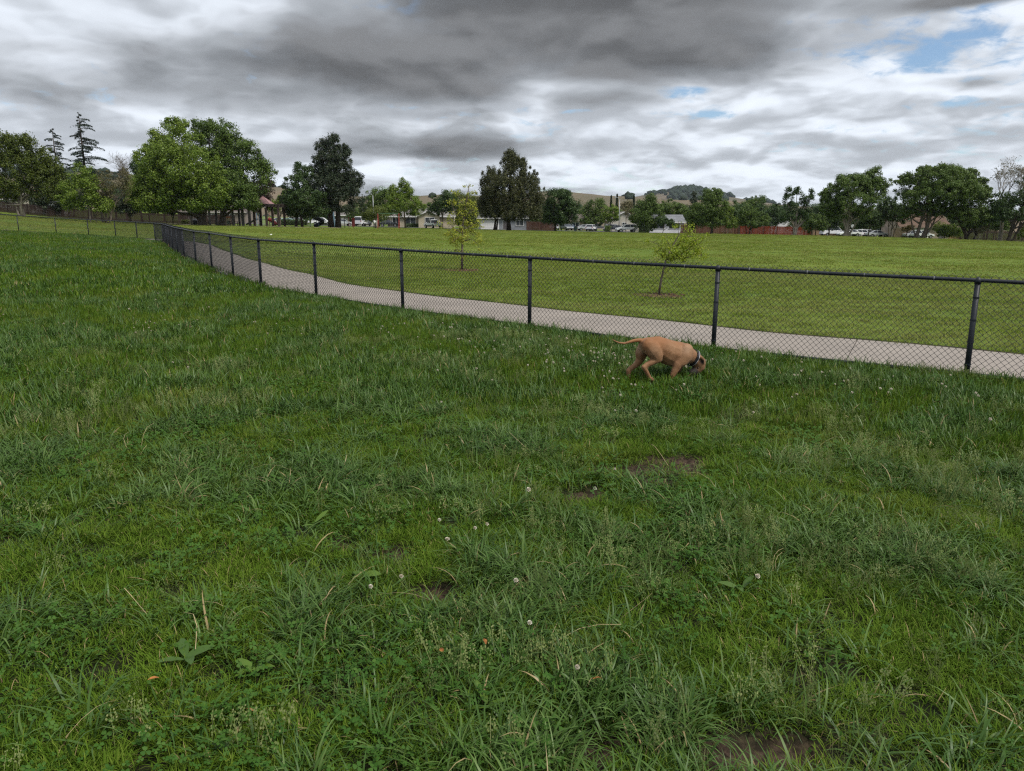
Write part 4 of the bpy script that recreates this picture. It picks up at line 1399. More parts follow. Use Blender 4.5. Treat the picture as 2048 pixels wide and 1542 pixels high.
house('cream house with twin front gables behind the thin half-bare tree', 1249, 205, 0, 9, 9, 3.0, 2.3, wl('cream_siding', (.47, .44, .38)), shingle('taupe_shingles', (.22, .2, .18)), WHITE, [('window', 0, 1.2, 1.2, 1.2)], axis='y')
house('white house with two wide windows and a pale grey roof', 1329, 170, -.02, 8.6, 8, 2.5, 1.5, wl('white_siding', (.66, .66, .67)), shingle('light_grey_shingles', (.17, .175, .185)), WHITE, [('window', -1.2, 2.4, 1.0, 1.1), ('window', 2.2, 2.4, 1.0, 1.1)])
house('white gable-ended house with a dark slate roof behind the red fence', 1578, 176, .25, 9.5, 12, 3.0, 2.0, wl('white_stucco', (.64, .64, .65)), shingle('slate_shingles', (.12, .125, .14)), WHITE, [], axis='y')
house('small white outbuilding seen over the red fence between tree stems', 1512, 185, 0, 6, 5, 2.6, 1.2, wl('offwhite_stucco', (.6, .6, .6)), shingle('mid_grey_shingles', (.2, .2, .21)), WHITE, [('window', 0, 1.2, 1.1, 1.0)])
house('house with a brown tiled roof and white garage door behind the largest tree', 1850, 153, -.05, 9.5, 9, 2.6, 2.4, wl('tan_stucco', (.33, .27, .21)), shingle('terracotta_shingles', (.12, .080, .058)), wl('brown_trim', (.25, .2, .16)), [('garage', -1.4, 4.4, 0, 2.2), ('door', 3.4, .9, 0, 2.0)])
house('orange-walled house half hidden behind the parked white van', 1660, 186, 0, 8, 8, 2.7, 1.7, wl('peach_stucco', (.28, .18, .12)), shingle('cool_grey_shingles', (.22, .22, .23)), WHITE, [('window', 1.6, 1.6, 1.0, 1.1)])
house('tan house behind the white sedan and the round sign', 1715, 188, 0, 9, 8, 2.6, 1.5, wl('sand_stucco', (.34, .30, .24)), shingle('umber_shingles', (.16, .13, .11)), WHITE, [('window', 0, 1.6, 1.0, 1.1)])
house('white house with a salmon roof glimpsed beside the pale forked trunk', 58, 152, .05, 9, 8, 3.3, 1.8, wl('plain_white_wall', (.6, .6, .6)), shingle('salmon_tiles', (.40, .20, .14)), WHITE, [('window', 1, 1.6, 1.2, 1.2)])
house('grey-roofed house over the board fence at the end of the park', 8, 150, 0, 9, 8, 2.8, 1.6, wl('dull_cream_wall', (.4, .37, .31)), shingle('weathered_shingles', (.2, .18, .16)), WHITE, [('window', 1, 1.6, 1.2, 1.2)])
house('dull brown house low behind the picnic tables', 425, 168, 0, 15, 9, 2.6, 1.4, wl('dull_brown_wall', (.21, .18, .15)), shingle('dark_brown_shingles', (.11, .09, .08)), wl('grey_trim', (.45, .43, .4)), [('window', -4, 2, 1.0, 1.1), ('window', 0, 1.6, 1, 1.1), ('window', 4, 2, 1.0, 1.1)])
house('dim house with a pale wall behind the spiral slide', 690, 186, 0, 13, 9, 2.6, 1.5, wl('pale_wall', (.36, .34, .3)), shingle('dusk_shingles', (.15, .14, .13)), WHITE, [('window', -3, 1.8, 1, 1.1), ('window', 2, 1.8, 1, 1.1)])


def board_fence(label, pts, h, wood, cap=None, group=None):
    """Upright boards between posts; (px, distance) along its run."""
    P = [Vector((W(px, D), D, 0)) for px, D in pts]
    root = thing('board_fence', label, 'fence', (P[0].x, P[0].y, 0))
    rng = np.random.default_rng(abs(int(pts[0][0])))
    o = P[0].copy()
    b, post_n = MB(), 0
    for a, c in zip(P, P[1:]):
        d = c - a
        L = d.length
        ang = math.atan2(d.y, d.x)
        nx, ny = -d.y / L, d.x / L
        n = int(L / .16)
        for k in range(n):
            p = a.lerp(c, (k + .5) / n)
            z = g1(p.x, p.y)
            hh = h + rng.normal(0, .012)
            off = rng.uniform(-.008, .008)
            b.box((p.x - o.x + nx * off, p.y - o.y + ny * off, z + hh / 2 + .02), (.145, .022, hh), ang + rng.normal(0, .01))
        for k in range(max(1, int(L / 2.4)) + 1):
            p = a.lerp(c, k / max(1, int(L / 2.4)))
            z = g1(p.x, p.y)
            MB().box((p.x - o.x - nx * .075, p.y - o.y - ny * .075, z + h / 2 + .05), (.1, .1, h + .12), ang).build('post', wood, root)
        for zz in (.35, h - .3):
            za, zb = g1(a.x, a.y), g1(c.x, c.y)
            MB().tube([(a.x - o.x + nx * .05, a.y - o.y + ny * .05, za + zz), (c.x - o.x + nx * .05, c.y - o.y + ny * .05, zb + zz)], .045, 4).build('rail', wood, root)
    tag(b.build('board', wood, root), kind='stuff')
    return root


wd_ = lambda n, c: leaf_mat(n, tuple(v * .75 for v in c), c, tuple(v * 1.25 for v in c), 0, .85, .15, .5)
board_fence('long very dark brown board fence behind the trees at the climbing end of the park', [(-60, 128), (60, 130), (180, 133), (300, 137), (400, 141), (470, 146)], 1.75, wd_('dark_boards', (.030, .020, .017)))
board_fence('dark brown board fence under the rounded oak, beside the grey house', [(1053, 166), (1112, 168)], 1.9, wd_('brown_boards', (.068, .036, .026)))
board_fence('weathered reddish brown board fence between the white house and the red fence', [(1362, 165), (1425, 162), (1481, 160)], 1.9, wd_('weathered_boards', (.15, .068, .045)))
board_fence('freshly stained bright red board fence in front of the white gable', [(1481, 159.4), (1555, 157), (1622, 155)], 1.75, wd_('red_boards', (.22, .045, .024)))
board_fence('tan board fence beside the small rusty tree', [(1788, 150), (1829, 148.5)], 1.85, wd_('tan_boards', (.27, .20, .14)))
board_fence('new light brown board fence next to the bright bush', [(1900, 143), (1921, 142.4)], 1.7, wd_('light_boards', (.33, .20, .12)))
board_fence('old grey-brown plank fence behind the leaning tree', [(1922, 142), (1990, 139), (2080, 136), (2140, 133)], 1.75, wd_('grey_boards', (.115, .082, .068)))

# ---- cars
RUB = mat('tyre_rubber', (.015, .015, .016), .85, .2, 8.0)
RIM = mat('wheel_rim', (.42, .42, .43), .35, .2, 8.0, .5, .8)
LAMP = mat('clear_lamp', (.75, .75, .76), .2, .1, 8.0, .6)
TAIL = mat('red_lamp', (.35, .02, .015), .25, .2, 8.0, .6)
TRIM = mat('black_trim', (.02, .02, .022), .5, .2, 8.0)
PAINT = {n: mat(n + '_paint', c, .28, .08, 1.0, .6) for n, c in (('white', (.74, .75, .76)), ('silver', (.42, .44, .46)), ('dark', (.022, .025, .03)), ('blue', (.10, .14, .2)), ('teal', (.30, .45, .42)), ('grey', (.16, .17, .18)))}
SHAPE = {   # length, half-width, wheel radius, lower outline (x, z), cabin outline (x, z)
    'suv': (4.6, .92, .36, [(-2.3, .42), (-2.28, 1.0), (-2.1, 1.08), (.95, 1.08), (1.2, 1.04), (2.1, .93), (2.28, .8), (2.3, .38)], [(-2.15, 1.06), (-1.85, 1.62), (-1.6, 1.68), (.25, 1.68), (1.1, 1.06)]),
    'sedan': (4.7, .9, .33, [(-2.35, .42), (-2.33, .92), (-1.7, .98), (.9, .95), (1.2, .92), (2.2, .78), (2.33, .65), (2.35, .36)], [(-1.75, .96), (-1.0, 1.40), (-.7, 1.44), (.25, 1.44), (1.1, .93)]),
    'hatch': (4.1, .87, .32, [(-2.05, .40), (-2.04, .95), (-1.9, 1.02), (.85, .98), (1.1, .94), (1.9, .8), (2.03, .66), (2.05, .36)], [(-1.98, 1.0), (-1.7, 1.45), (-1.4, 1.5), (.2, 1.5), (1.0, .96)]),
    'pickup': (5.4, .97, .40, [(-2.7, .55), (-2.7, 1.12), (-.75, 1.12), (.9, 1.12), (1.2, 1.1), (2.5, 1.02), (2.68, .88), (2.7, .48)], [(-.75, 1.10), (-.62, 1.72), (-.4, 1.78), (.55, 1.78), (1.2, 1.10)]),
    'van': (5.2, .98, .36, [(-2.6, .42), (-2.58, 1.2), (-2.5, 1.25), (1.5, 1.25), (1.75, 1.15), (2.4, .98), (2.58, .8), (2.6, .38)], [(-2.52, 1.23), (-2.42, 2.0), (-2.2, 2.1), (.8, 2.08), (1.65, 1.2)]),
}


def car(name, label, kind, px, D, rz, paint, cat, group):
    L, hw, wr, low, cab = SHAPE[kind]
    X = W(px, D)
    root = thing(name, label, cat, (X, D, g1(X, D) + .03), rz, group)
    pt = PAINT[paint]
    wx = L * .31

    def arch(x):
        return [(x + (wr + .06) * math.cos(a), wr + (wr + .06) * math.sin(a)) for a in [math.radians(t) for t in (-10, 30, 60, 90, 120, 150, 190)]]
    zb = min(low[0][1], low[-1][1])
    poly = list(low) + [p for p in arch(wx) if p[1] > zb - .05] + [p for p in arch(-wx) if p[1] > zb - .05]
    MB().prism(poly, -hw, hw).build('body', pt, root, False, .05)
    n = len(cab)
    k = .80
    vs = []
    for sgn in (-1, 1):
        for i, (x, z) in enumerate(cab):
            f = 1.0 if i in (0, n - 1) else k
            vs.append((x, sgn * (hw - .04) * f, z))
    fs = [tuple(range(n)), tuple(range(2 * n - 1, n - 1, -1))] + [(i, n + i, n + i + 1, i + 1) for i in range(n - 1)]
    MB().add(vs, fs).build('window', PANE, root)
    roof = [(x, z) for i, (x, z) in enumerate(cab) if 0 < i < n - 1]
    rf = MB()
    rv = []
    for sgn in (-1, 1):
        for x, z in roof:
            rv.append((x, sgn * (hw - .03) * k, z - .02))
        for x, z in roof:
            rv.append((x, sgn * (hw - .06) * k, z + .03))
    m_ = len(roof)
    rf.add(rv, [tuple(range(m_, 2 * m_)) + tuple(range(4 * m_ - 1, 3 * m_ - 1, -1)), tuple(range(m_)) + tuple(range(2 * m_ - 1, m_ - 1, -1)), tuple(range(2 * m_, 3 * m_)) + tuple(range(4 * m_ - 1, 3 * m_ - 1, -1)),
                (0, m_, 3 * m_, 2 * m_), (m_ - 1, 2 * m_ - 1, 4 * m_ - 1, 3 * m_ - 1), tuple(range(m_)) + tuple(range(3 * m_ - 1, 2 * m_ - 1, -1))])
    rf.build('roof', pt, root)
    for sgn in (-1, 1):
        pl = MB()
        xs = [cab[0], cab[1]], [cab[-1], cab[-2]], [((cab[0][0] + cab[-1][0]) / 2, cab[0][1]), ((cab[1][0] + cab[-2][0]) / 2, cab[2][1])]
        for a, b_ in xs:
            pl.tube([(a[0], sgn * (hw - .035), a[1]), (b_[0], sgn * (hw - .035) * k, b_[1])], .04, 4)
        tag(pl.build('pillars', pt, root), kind='stuff')
        for x in (-wx, wx):
            w_ = MB().tube([(x, sgn * (hw - .2), wr), (x, sgn * (hw - .02), wr)], wr, 16).build('wheel', RUB, root)
            MB().tube([(x, sgn * (hw - .05), wr), (x, sgn * (hw + .005), wr)], wr * .62, 12).build('rim', RIM, w_)
        MB().box((L / 2 - .06, sgn * (hw - .24), low[-2][1] + .02), (.12, .34, .14)).build('headlight', LAMP, root)
        MB().box((-L / 2 + .04, sgn * (hw - .14), low[1][1] - .10), (.1, .2, .26)).build('tail_light', TAIL, root)
        MB().box((cab[-1][0] - .15, sgn * (hw + .08), cab[-1][1] + .06), (.12, .16, .13)).build('mirror', pt, root)
    MB().box((L / 2 - .02, 0, .42), (.1, hw * 1.7, .16)).build('bumper', TRIM, root)
    MB().box((-L / 2 + .02, 0, .45), (.1, hw * 1.7, .16)).build('bumper', TRIM, root)
    if kind == 'pickup':
        MB().box((-1.72, 0, 1.10), (1.84, 1.62, .06)).build('cargo_bed', TRIM, root)
    return root


G = 'vehicles parked beyond the park'
car('parked_car', 'white pickup truck in the driveway of the beige house', 'pickup', 866, 163, .55 + math.pi * .5, 'white', 'pickup truck', G)
car('parked_car', 'white van behind the trunk of the rounded oak', 'van', 1109, 178, 1.45, 'white', 'van', G)
car('parked_car', 'small dark grey car facing the white van', 'hatch', 1133, 181, -1.2, 'grey', 'car', G)
car('parked_car', 'dark blue car next to the small grey one on the side street', 'hatch', 1140, 190, -1.35, 'blue', 'car', G)
car('parked_car', 'white hatchback seen from behind on the street', 'hatch', 1183, 172, 1.2, 'white', 'car', G)
car('parked_car', 'silver car partly behind the white hatchback', 'sedan', 1172, 186, .2, 'silver', 'car', G)
car('parked_car', 'dark pickup parked beside the brown house', 'pickup', 1197, 194, 2.9, 'grey', 'pickup truck', G)
car('parked_car', 'black car nosed in behind the clipped hedge', 'sedan', 1229, 168, .35 + math.pi, 'dark', 'car', G)
car('parked_car', 'silver car behind the black one', 'suv', 1228, 178, .2, 'silver', 'car', G)
car('parked_car', 'white sport utility car seen from the side by the lamp pole', 'suv', 1253, 164, math.pi + .12, 'white', 'car', G)
car('parked_car', 'white van under the dark leafy tree at the end of the red fence', 'van', 1666, 166, .1, 'white', 'van', G)
car('parked_car', 'white sedan beside the pale trunk of the vase-shaped tree', 'sedan', 1699, 160, math.pi + .05, 'white', 'car', G)
car('parked_car', 'white hatchback just past the round sign', 'hatch', 1726, 162, .2, 'white', 'car', G)
car('parked_car', 'white utility car next to the hatchback by the round sign', 'suv', 1736, 166, .25, 'white', 'car', G)
car('parked_car', 'silver sedan half hidden by the many-stemmed tree', 'sedan', 1755, 159, .1, 'silver', 'car', G)
car('parked_car', 'silver car in front of the white garage behind the largest tree', 'sedan', 1832, 149, .12, 'silver', 'car', G)
car('parked_car', 'pale car parked low behind the second trunk of the largest tree', 'hatch', 1846, 147.5, .1, 'white', 'car', G)
car('parked_car', 'white car beside the hedge near the conical tree', 'suv', 645, 168, .1, 'white', 'car', G)
car('parked_car', 'silver hatchback behind the twin trunks of the redwood', 'hatch', 686, 165, .4, 'silver', 'car', G)
car('parked_car', 'white van standing near the weeping willow', 'van', 726, 172, 1.3, 'white', 'van', G)
car('parked_car', 'teal car behind the hedge next to the pavilion', 'sedan', 578, 166, .05, 'teal', 'car', G)
car('parked_car', 'white car behind the pavilion hedge', 'sedan', 562, 170, .05, 'white', 'car', G)
car('parked_car', 'white utility car farthest along the pavilion hedge', 'suv', 597, 169, .05, 'white', 'car', G)
car('parked_car', 'dark car in the carport behind the swing set', 'sedan', 778, 172, .1, 'dark', 'car', G)

# ---- hedges and low bushes
def hedge(label, px, D, wpx, h, leaf, name='hedge', cat='hedge', dp=1.0):
    rng = np.random.default_rng(int(px))
    X = W(px, D)
    s = D / F_PX
    w = wpx * s
    root = thing(name, label, cat, (X, D, g1(X, D)))
    n = int((w + 1) * h * 260)
    c = np.stack([rng.uniform(-w / 2, w / 2, n), rng.uniform(-dp / 2, dp / 2, n), rng.uniform(.05, h, n)], -1)
    ax = rng.integers(0, 3, n)
    c[ax == 1, 1] = -dp / 2
    c[ax == 2, 2] = h
    c += rng.normal(0, .06, c.shape)
    nr = rng.normal(0, .6, c.shape) + np.array([0, -.6, .6])
    link('foliage', quads_mesh('foliage', leaf_quads(c, nr, np.full(n, .09), rng)), LEAF[leaf], root)
    MB().box((0, 0, h * .45), (w * .94, dp * .8, h * .85)).build('stems', BARK_DARK, root)
    return root


hedge('square clipped green hedge in front of the black car', 1215, 164, 10, 1.25, 'mid', dp=1.4)
hedge('long dark hedge between the pavilion and the conical tree', 585, 158, 62, 1.1, 'deep')
hedge('row of low dark bushes under the beige house windows', 825, 170, 26, .8, 'deep', 'low_bushes', 'bushes')
hedge('dark bush in front of the trunk at the white house', 1288, 159, 20, 1.4, 'deep', 'low_bush', 'bush')
hedge('low dry bush at the foot of the dark board fence', 372, 137, 14, .7, 'willow', 'low_bush', 'bush')

# ---- lamps and signs
GALV = mat('galvanised_steel', (.36, .37, .38), .45, .2, 4.0, .5, .5)


def street_lamp(label, px, D, top, arm):
    X = W(px, D)
    z0 = g1(X, D)
    zc = D * math.cos(PITCH)
    py0 = 771 - F_PX * (D * math.sin(PITCH) + (z0 - EYE) * math.cos(PITCH)) / (zc + (EYE - z0) * math.sin(PITCH))
    H = (py0 - top) * D / F_PX
    root = thing('street_lamp', label, 'street lamp', (X, D, z0), 0, 'street lamps')
    MB().tube([(0, 0, -.3), (0, 0, H * .5), (0, 0, H - .3)], [.10, .085, .06], 10).build('pole', GALV, root, True)
    MB().tube([(0, 0, H - .4), (arm * .35, 0, H - .02), (arm, 0, H + .1)], .035, 8).build('arm', GALV, root, True)
    hd = MB().tube([(arm * .9, 0, H + .1), (arm * 1.15, 0, H + .12), (arm * 1.55, 0, H + .05)], [.07, .14, .05], 8).build('lamp_head', GALV, root, True)
    MB().box((arm * 1.25, 0, H + .0), (.34 * abs(arm), .16, .05)).build('lens', LAMP, hd)
    return root


street_lamp('tall street lamp on a slim grey pole between the cypress spires', 1238, 167, 399, -.8)
street_lamp('street lamp with a curved arm just past the redwood', 748, 166, 391, -1.1)


def sign(label, px, D, z, w, h, m, round_=False, name='street_sign'):
    X = W(px, D)
    root = thing(name, label, 'sign', (X, D, g1(X, D)))
    MB().tube([(0, .05, -.2), (0, .05, z + h / 2)], .035, 8).build('pole', GALV, root)
    if round_:
        MB().tube([(0, -.015, z), (0, .015, z)], w / 2, 8).build('panel', m, root)
    else:
        MB().box((0, 0, z), (w, .03, h)).build('panel', m, root)


sign('green street name sign on a post by the white sport utility car', 1268, 163, 2.3, 1.0, .26, mat('sign_green', (.015, .13, .08), .4))
sign('pale round back of a road sign between the vase-shaped tree and the low dark tree', 1705.5, 158, 2.2, .75, .75, mat('sign_back', (.45, .46, .47), .5), True, 'road_sign')

bin_ = thing('wheelie_bin', 'dark green wheelie bin at the kerb by the side street', 'bin', (W(1151, 168), 168, g1(W(1151, 168), 168)))
MB().box((0, 0, .5), (.55, .6, 1.0), 0, (1.15, 1.15)).build('body', mat('bin_green', (.012, .03, .022), .5), bin_)
MB().box((0, 0, 1.04), (.68, .74, .08)).build('lid', TRIM, bin_)
scrap = MB().add([(0, 0, .05), (.2, .02, .06), (.22, .15, .12), (.03, .17, .07), (.1, .08, .14)], [(0, 1, 4), (1, 2, 4), (2, 3, 4), (3, 0, 4)]).build('paper_scrap', WHITE)
_p = Wg(539, 471)
scrap.location = (_p[0], _p[1], g1(*_p))
tag(scrap, 'white scrap of litter lying on the mown field past the fence', 'litter')

# ------------------------------------------------------------------ picnic shelter and playground
TIMBER = mat('dark_timber', (.045, .034, .030), .8, .35, 3.0, .2, bump=.4, bscale=12, stretch=(4, 4, 1))
POST_GREY = mat('grey_timber', (.13, .125, .115), .8, .35, 3.0, .2, stretch=(4, 4, 1))
ROOF_PINK = mat('pink_metal_roof', (.33, .185, .18), .5, .15, 2.0, .4)
M_RED = mat('red_steel', (.24, .035, .03), .4, .2, 4.0, .4)
M_GREENST = mat('green_steel', (.06, .13, .06), .4, .2, 4.0, .4)
M_BLK = mat('black_plastic', (.015, .016, .02), .45, .2, 4.0, .4)
M_BLUE = mat('blue_plastic', (.18, .27, .36), .4, .15, 4.0, .4)
M_LGREY = mat('light_plastic', (.5, .52, .54), .4, .15, 4.0, .4)


def at(px, D):
    x = W(px, D)
    return (x, D, g1(x, D))


pav = thing('pavilion', 'dark timber picnic pavilion with a small pink pyramid roof on top', 'pavilion', at(530, 133))
for x in (-3.2, -1.2, .9, 3.0):
    for y in (-1.7, 1.7):
        MB().box((x, y, 1.6), (.34 if x > -2 else .42, .34, 3.4)).build('post', TIMBER if x > -2 else POST_GREY, pav)
for y in (-1.7, 0, 1.7):
    MB().box((0, y, 3.45), (8.0, .16, .34)).build('beam', TIMBER, pav)
for k in range(14):
    MB().box((-3.7 + k * .57, 0, 3.71), (.09, 4.4, .18)).build('rafter', TIMBER, pav)
rf = MB().add([(-1.5, -1.5, 3.82), (1.5, -1.5, 3.82), (1.5, 1.5, 3.82), (-1.5, 1.5, 3.82), (0, 0, 5.1)], [(0, 1, 4), (1, 2, 4), (2, 3, 4), (3, 0, 4), (3, 2, 1, 0)]).build('roof', ROOF_PINK, pav)
sm = MB()
for sx, sy in ((-1, -1), (1, -1), (1, 1), (-1, 1), (0, -1)):
    sm.tube([(sx * 1.5, sy * 1.51, 3.84), (0, 0, 5.12)], .03, 4)
tag(sm.build('ridge_cap', ROOF_PINK, rf), kind='stuff')
MB().tube([(0, 0, 5.0), (0, 0, 5.3)], .05, 6).build('finial', TIMBER, rf)
for x in (-1.3, .8):
    MB().tube([(x, -1.82, 3.16), (x, -1.82, 3.32)], .09, 8).build('lamp_globe', LAMP, pav)

tre = thing('timber_trellis', 'open timber picnic shelter of square posts under the great bright trees', 'picnic shelter', at(440, 131))
for x in (-4.2, -1.1, 2.9):
    for y in (-1.5, 1.5):
        MB().box((x, y, 1.3), (.3, .3, 2.7)).build('post', POST_GREY, tre)
for y in (-1.5, 1.5):
    MB().box((-.6, y, 2.72), (8.6, .14, .28)).build('beam', TIMBER, tre)
for k in range(12):
    MB().box((-4.6 + k * .73, 0, 2.95), (.08, 3.8, .16)).build('rafter', TIMBER, tre)


def picnic_table(label, px, D, rz, m):
    t = thing('picnic_table', label, 'picnic table', at(px, D), rz, 'picnic tables')
    for k in range(3):
        MB().box((0, -.27 + .27 * k, .75), (1.8, .25, .045)).build('top_plank', m, t)
    for y in (-.72, .72):
        MB().box((0, y, .45), (1.8, .26, .045)).build('bench', m, t)
    for x in (-.6, .6):
        MB().tube([(x, -.75, 0), (x, -.25, .74)], .035, 6).build('leg', TRIM, t)
        MB().tube([(x, .75, 0), (x, .25, .74)], .035, 6).build('leg', TRIM, t)
        MB().box((x, 0, .42), (.05, 1.5, .07)).build('cross_bar', TRIM, t)


M_TBL = mat('table_concrete', (.33, .31, .29), .8, .2, 4.0)
picnic_table('pale picnic table between the two thick trunks', 426, 130.5, .1, M_TBL)
picnic_table('dark picnic table beside the shelter post nearest the pavilion', 468, 131, .3, TIMBER)
picnic_table('picnic table in shade close to the trash can', 402, 134, .0, TIMBER)

tc_ = thing('trash_can', 'black domed trash can at the edge of the picnic shelter', 'trash can', at(391, 128.5))
MB().tube([(0, 0, 0), (0, 0, .8)], [.33, .36], 12).build('body', M_BLK, tc_)
MB().tube([(0, 0, .8), (0, 0, .95), (0, 0, 1.08)], [.38, .32, .12], 12).build('lid', GALV, tc_)

kp = thing('activity_board', 'cream and orange play panel between the picnic shelter posts', 'activity board', at(457, 134))
MB().box((0, 0, .65), (.75, .1, 1.3)).build('frame', mat('cream_plastic', (.5, .45, .3), .5), kp)
MB().box((0, -.07, .55), (.5, .05, .6)).build('board', mat('sage_plastic', (.2, .27, .2), .5), kp)
MB().box((0, -.02, 1.42), (.65, .12, .22)).build('header', mat('orange_plastic', (.45, .2, .06), .5), kp)

ps = thing('play_tower', 'playground tower with a straight dark slide under the pavilion roof', 'play structure', at(528, 139))
for x in (-1.0, .8):
    for y in (-.8, .8):
        MB().tube([(x, y, 0), (x, y, 2.3)], .06, 8).build('post', M_BLUE if x < 0 else M_RED, ps)
MB().box((-.1, 0, 1.1), (1.9, 1.7, .1)).build('deck', M_BLK, ps)
for k in range(7):
    MB().tube([(-.85 + k * .22, -.85, .1), (-.85 + k * .22, -.85, 1.75)], .02, 5).build('rail_bar', M_LGREY, ps)
MB().add([(-1.1, -.3, 1.15), (-1.1, .3, 1.15), (-3.2, .3, .15), (-3.2, -.3, .15), (-1.1, -.36, 1.42), (-1.1, .36, 1.42), (-3.2, .36, .38), (-3.2, -.36, .38)],
         [(0, 1, 2, 3), (0, 3, 7, 4), (1, 5, 6, 2)]).build('slide', M_BLK, ps)
MB().add([(-1.25, -.5, 1.9), (-.35, -.5, 2.5), (-.35, .5, 2.5), (-1.25, .5, 1.9)], [(0, 1, 2, 3)]).build('canopy', M_LGREY, ps)
MB().tube([(.9, 0, 1.2), (1.6, 0, .95), (2.3, 0, .25)], [.38, .36, .34], 10, False).build('tube_slide', M_RED, ps)

sp = thing('spiral_slide', 'black spiral slide tower standing between the conical tree and the redwood', 'slide', at(638, 141))
pts = []
for k in range(15):
    a = k / 14 * 2 * math.pi * 1.1 + 2.4
    pts.append((.72 * math.cos(a), .72 * math.sin(a), 2.15 - 1.95 * k / 14))
MB().tube(pts, .36, 8).build('chute', M_BLK, sp, True)
MB().tube([(0, 0, 0), (0, 0, 2.5)], .07, 8).build('post', M_BLUE, sp)
MB().box((-1.1, .2, 2.0), (1.4, 1.0, .1)).build('deck', M_BLK, sp)
for x in (-1.7, -.5):
    MB().tube([(x, .2, 0), (x, .2, 2.9)], .06, 8).build('post', M_BLUE, sp)
MB().add([(-1.9, -.4, 2.9), (-.3, -.4, 2.9), (-.3, .8, 2.9), (-1.9, .8, 2.9), (-1.1, .2, 3.25)], [(0, 1, 4), (1, 2, 4), (2, 3, 4), (3, 0, 4), (3, 2, 1, 0)]).build('roof', M_BLUE, sp)

sl = thing('climbing_wall', 'pale blue curved climbing panel showing between the redwood trunks', 'play structure', at(667, 146))
MB().add([(-.45, 0, 0), (.5, 0, 0), (.3, 0, 1.4), (.15, 0, 2.9), (-.35, 0, 2.7), (-.45, .12, 0), (.5, .12, 0), (.3, .12, 1.4), (.15, .12, 2.9), (-.35, .12, 2.7)],
         [(0, 1, 2, 3, 4), (9, 8, 7, 6, 5), (0, 5, 6, 1), (1, 6, 7, 2), (2, 7, 8, 3), (3, 8, 9, 4), (4, 9, 5, 0)]).build('panel', M_BLUE, sl)
MB().tube([(-.5, .2, 0), (-.5, .2, 2.6)], .06, 8).build('post', M_RED, sl)

cf = thing('climbing_frame', 'low red and black climbing frame beside the redwood', 'climbing frame', at(697, 140))
for x in (-.7, .1, .9):
    MB().tube([(x, 0, 0), (x, 0, 1.9)], .06, 8).build('post', M_RED if x > 0 else M_BLK, cf)
MB().tube([(-.7, 0, 1.8), (.9, 0, 1.8)], .05, 8).build('bar', M_BLK, cf)
MB().box((.9, .1, 1.0), (.6, .08, 1.6)).build('panel', M_RED, cf)

sw = thing('swing_set', 'swing set with red end posts and a green top bar', 'swing set', at(778, 141))
MB().tube([(-2.0, 0, 2.75), (1.9, 0, 2.75)], .06, 8).build('top_bar', M_GREENST, sw)
for x in (-2.0, 1.9):
    for y in (-.7, .7):
        MB().tube([(x, y, 0), (x, 0, 2.78)], .07, 8).build('leg', M_RED, sw)
for x in (-.9, .5):
    for dx in (-.22, .22):
        MB().tube([(x + dx, 0, .55), (x + dx, 0, 2.72)], .012, 4).build('chain', GALV, sw)
    MB().box((x, 0, .53), (.5, .2, .04)).build('seat', M_BLK, sw)

for px_, lab, top_, bot in ((749, 'person in a white top and dark trousers at the swing set', (.62, .62, .62), (.03, .03, .035)),):
    rr = thing('person', lab, 'person', at(px_, 139))
    b = MB()
    for sx in (-1, 1):
        b.tube([(sx * .10, 0, .03), (sx * .11, .02, .47), (sx * .09, 0, .86)], [.055, .065, .09], 8)
    b.build('trousers', mat('dark_trousers', bot, .8), rr, True)
    b = MB()
    b.tube([(0, 0, .82), (0, .01, 1.08), (0, .0, 1.34), (0, 0, 1.43)], [.15, .145, .19, .09], 10)
    for sx in (-1, 1):
        b.tube([(sx * .19, 0, 1.36), (sx * .25, .03, 1.10), (sx * .22, .16, .92)], [.062, .05, .04], 8)
    b.build('top', mat('white_top', top_, .8), rr, True)
    MB().tube([(0, 0, 1.40), (0, 0, 1.50), (0, .01, 1.58), (0, .01, 1.68), (0, 0, 1.73)], [.05, .06, .10, .095, .03], 10).build('head', mat('skin', (.36, .22, .16), .6), rr, True)
    MB().tube([(0, -.03, 1.56), (0, -.03, 1.68), (0, -.02, 1.755)], [.095, .108, .04], 10).build('hair', mat('dark_hair', (.03, .02, .016), .6), rr, True)

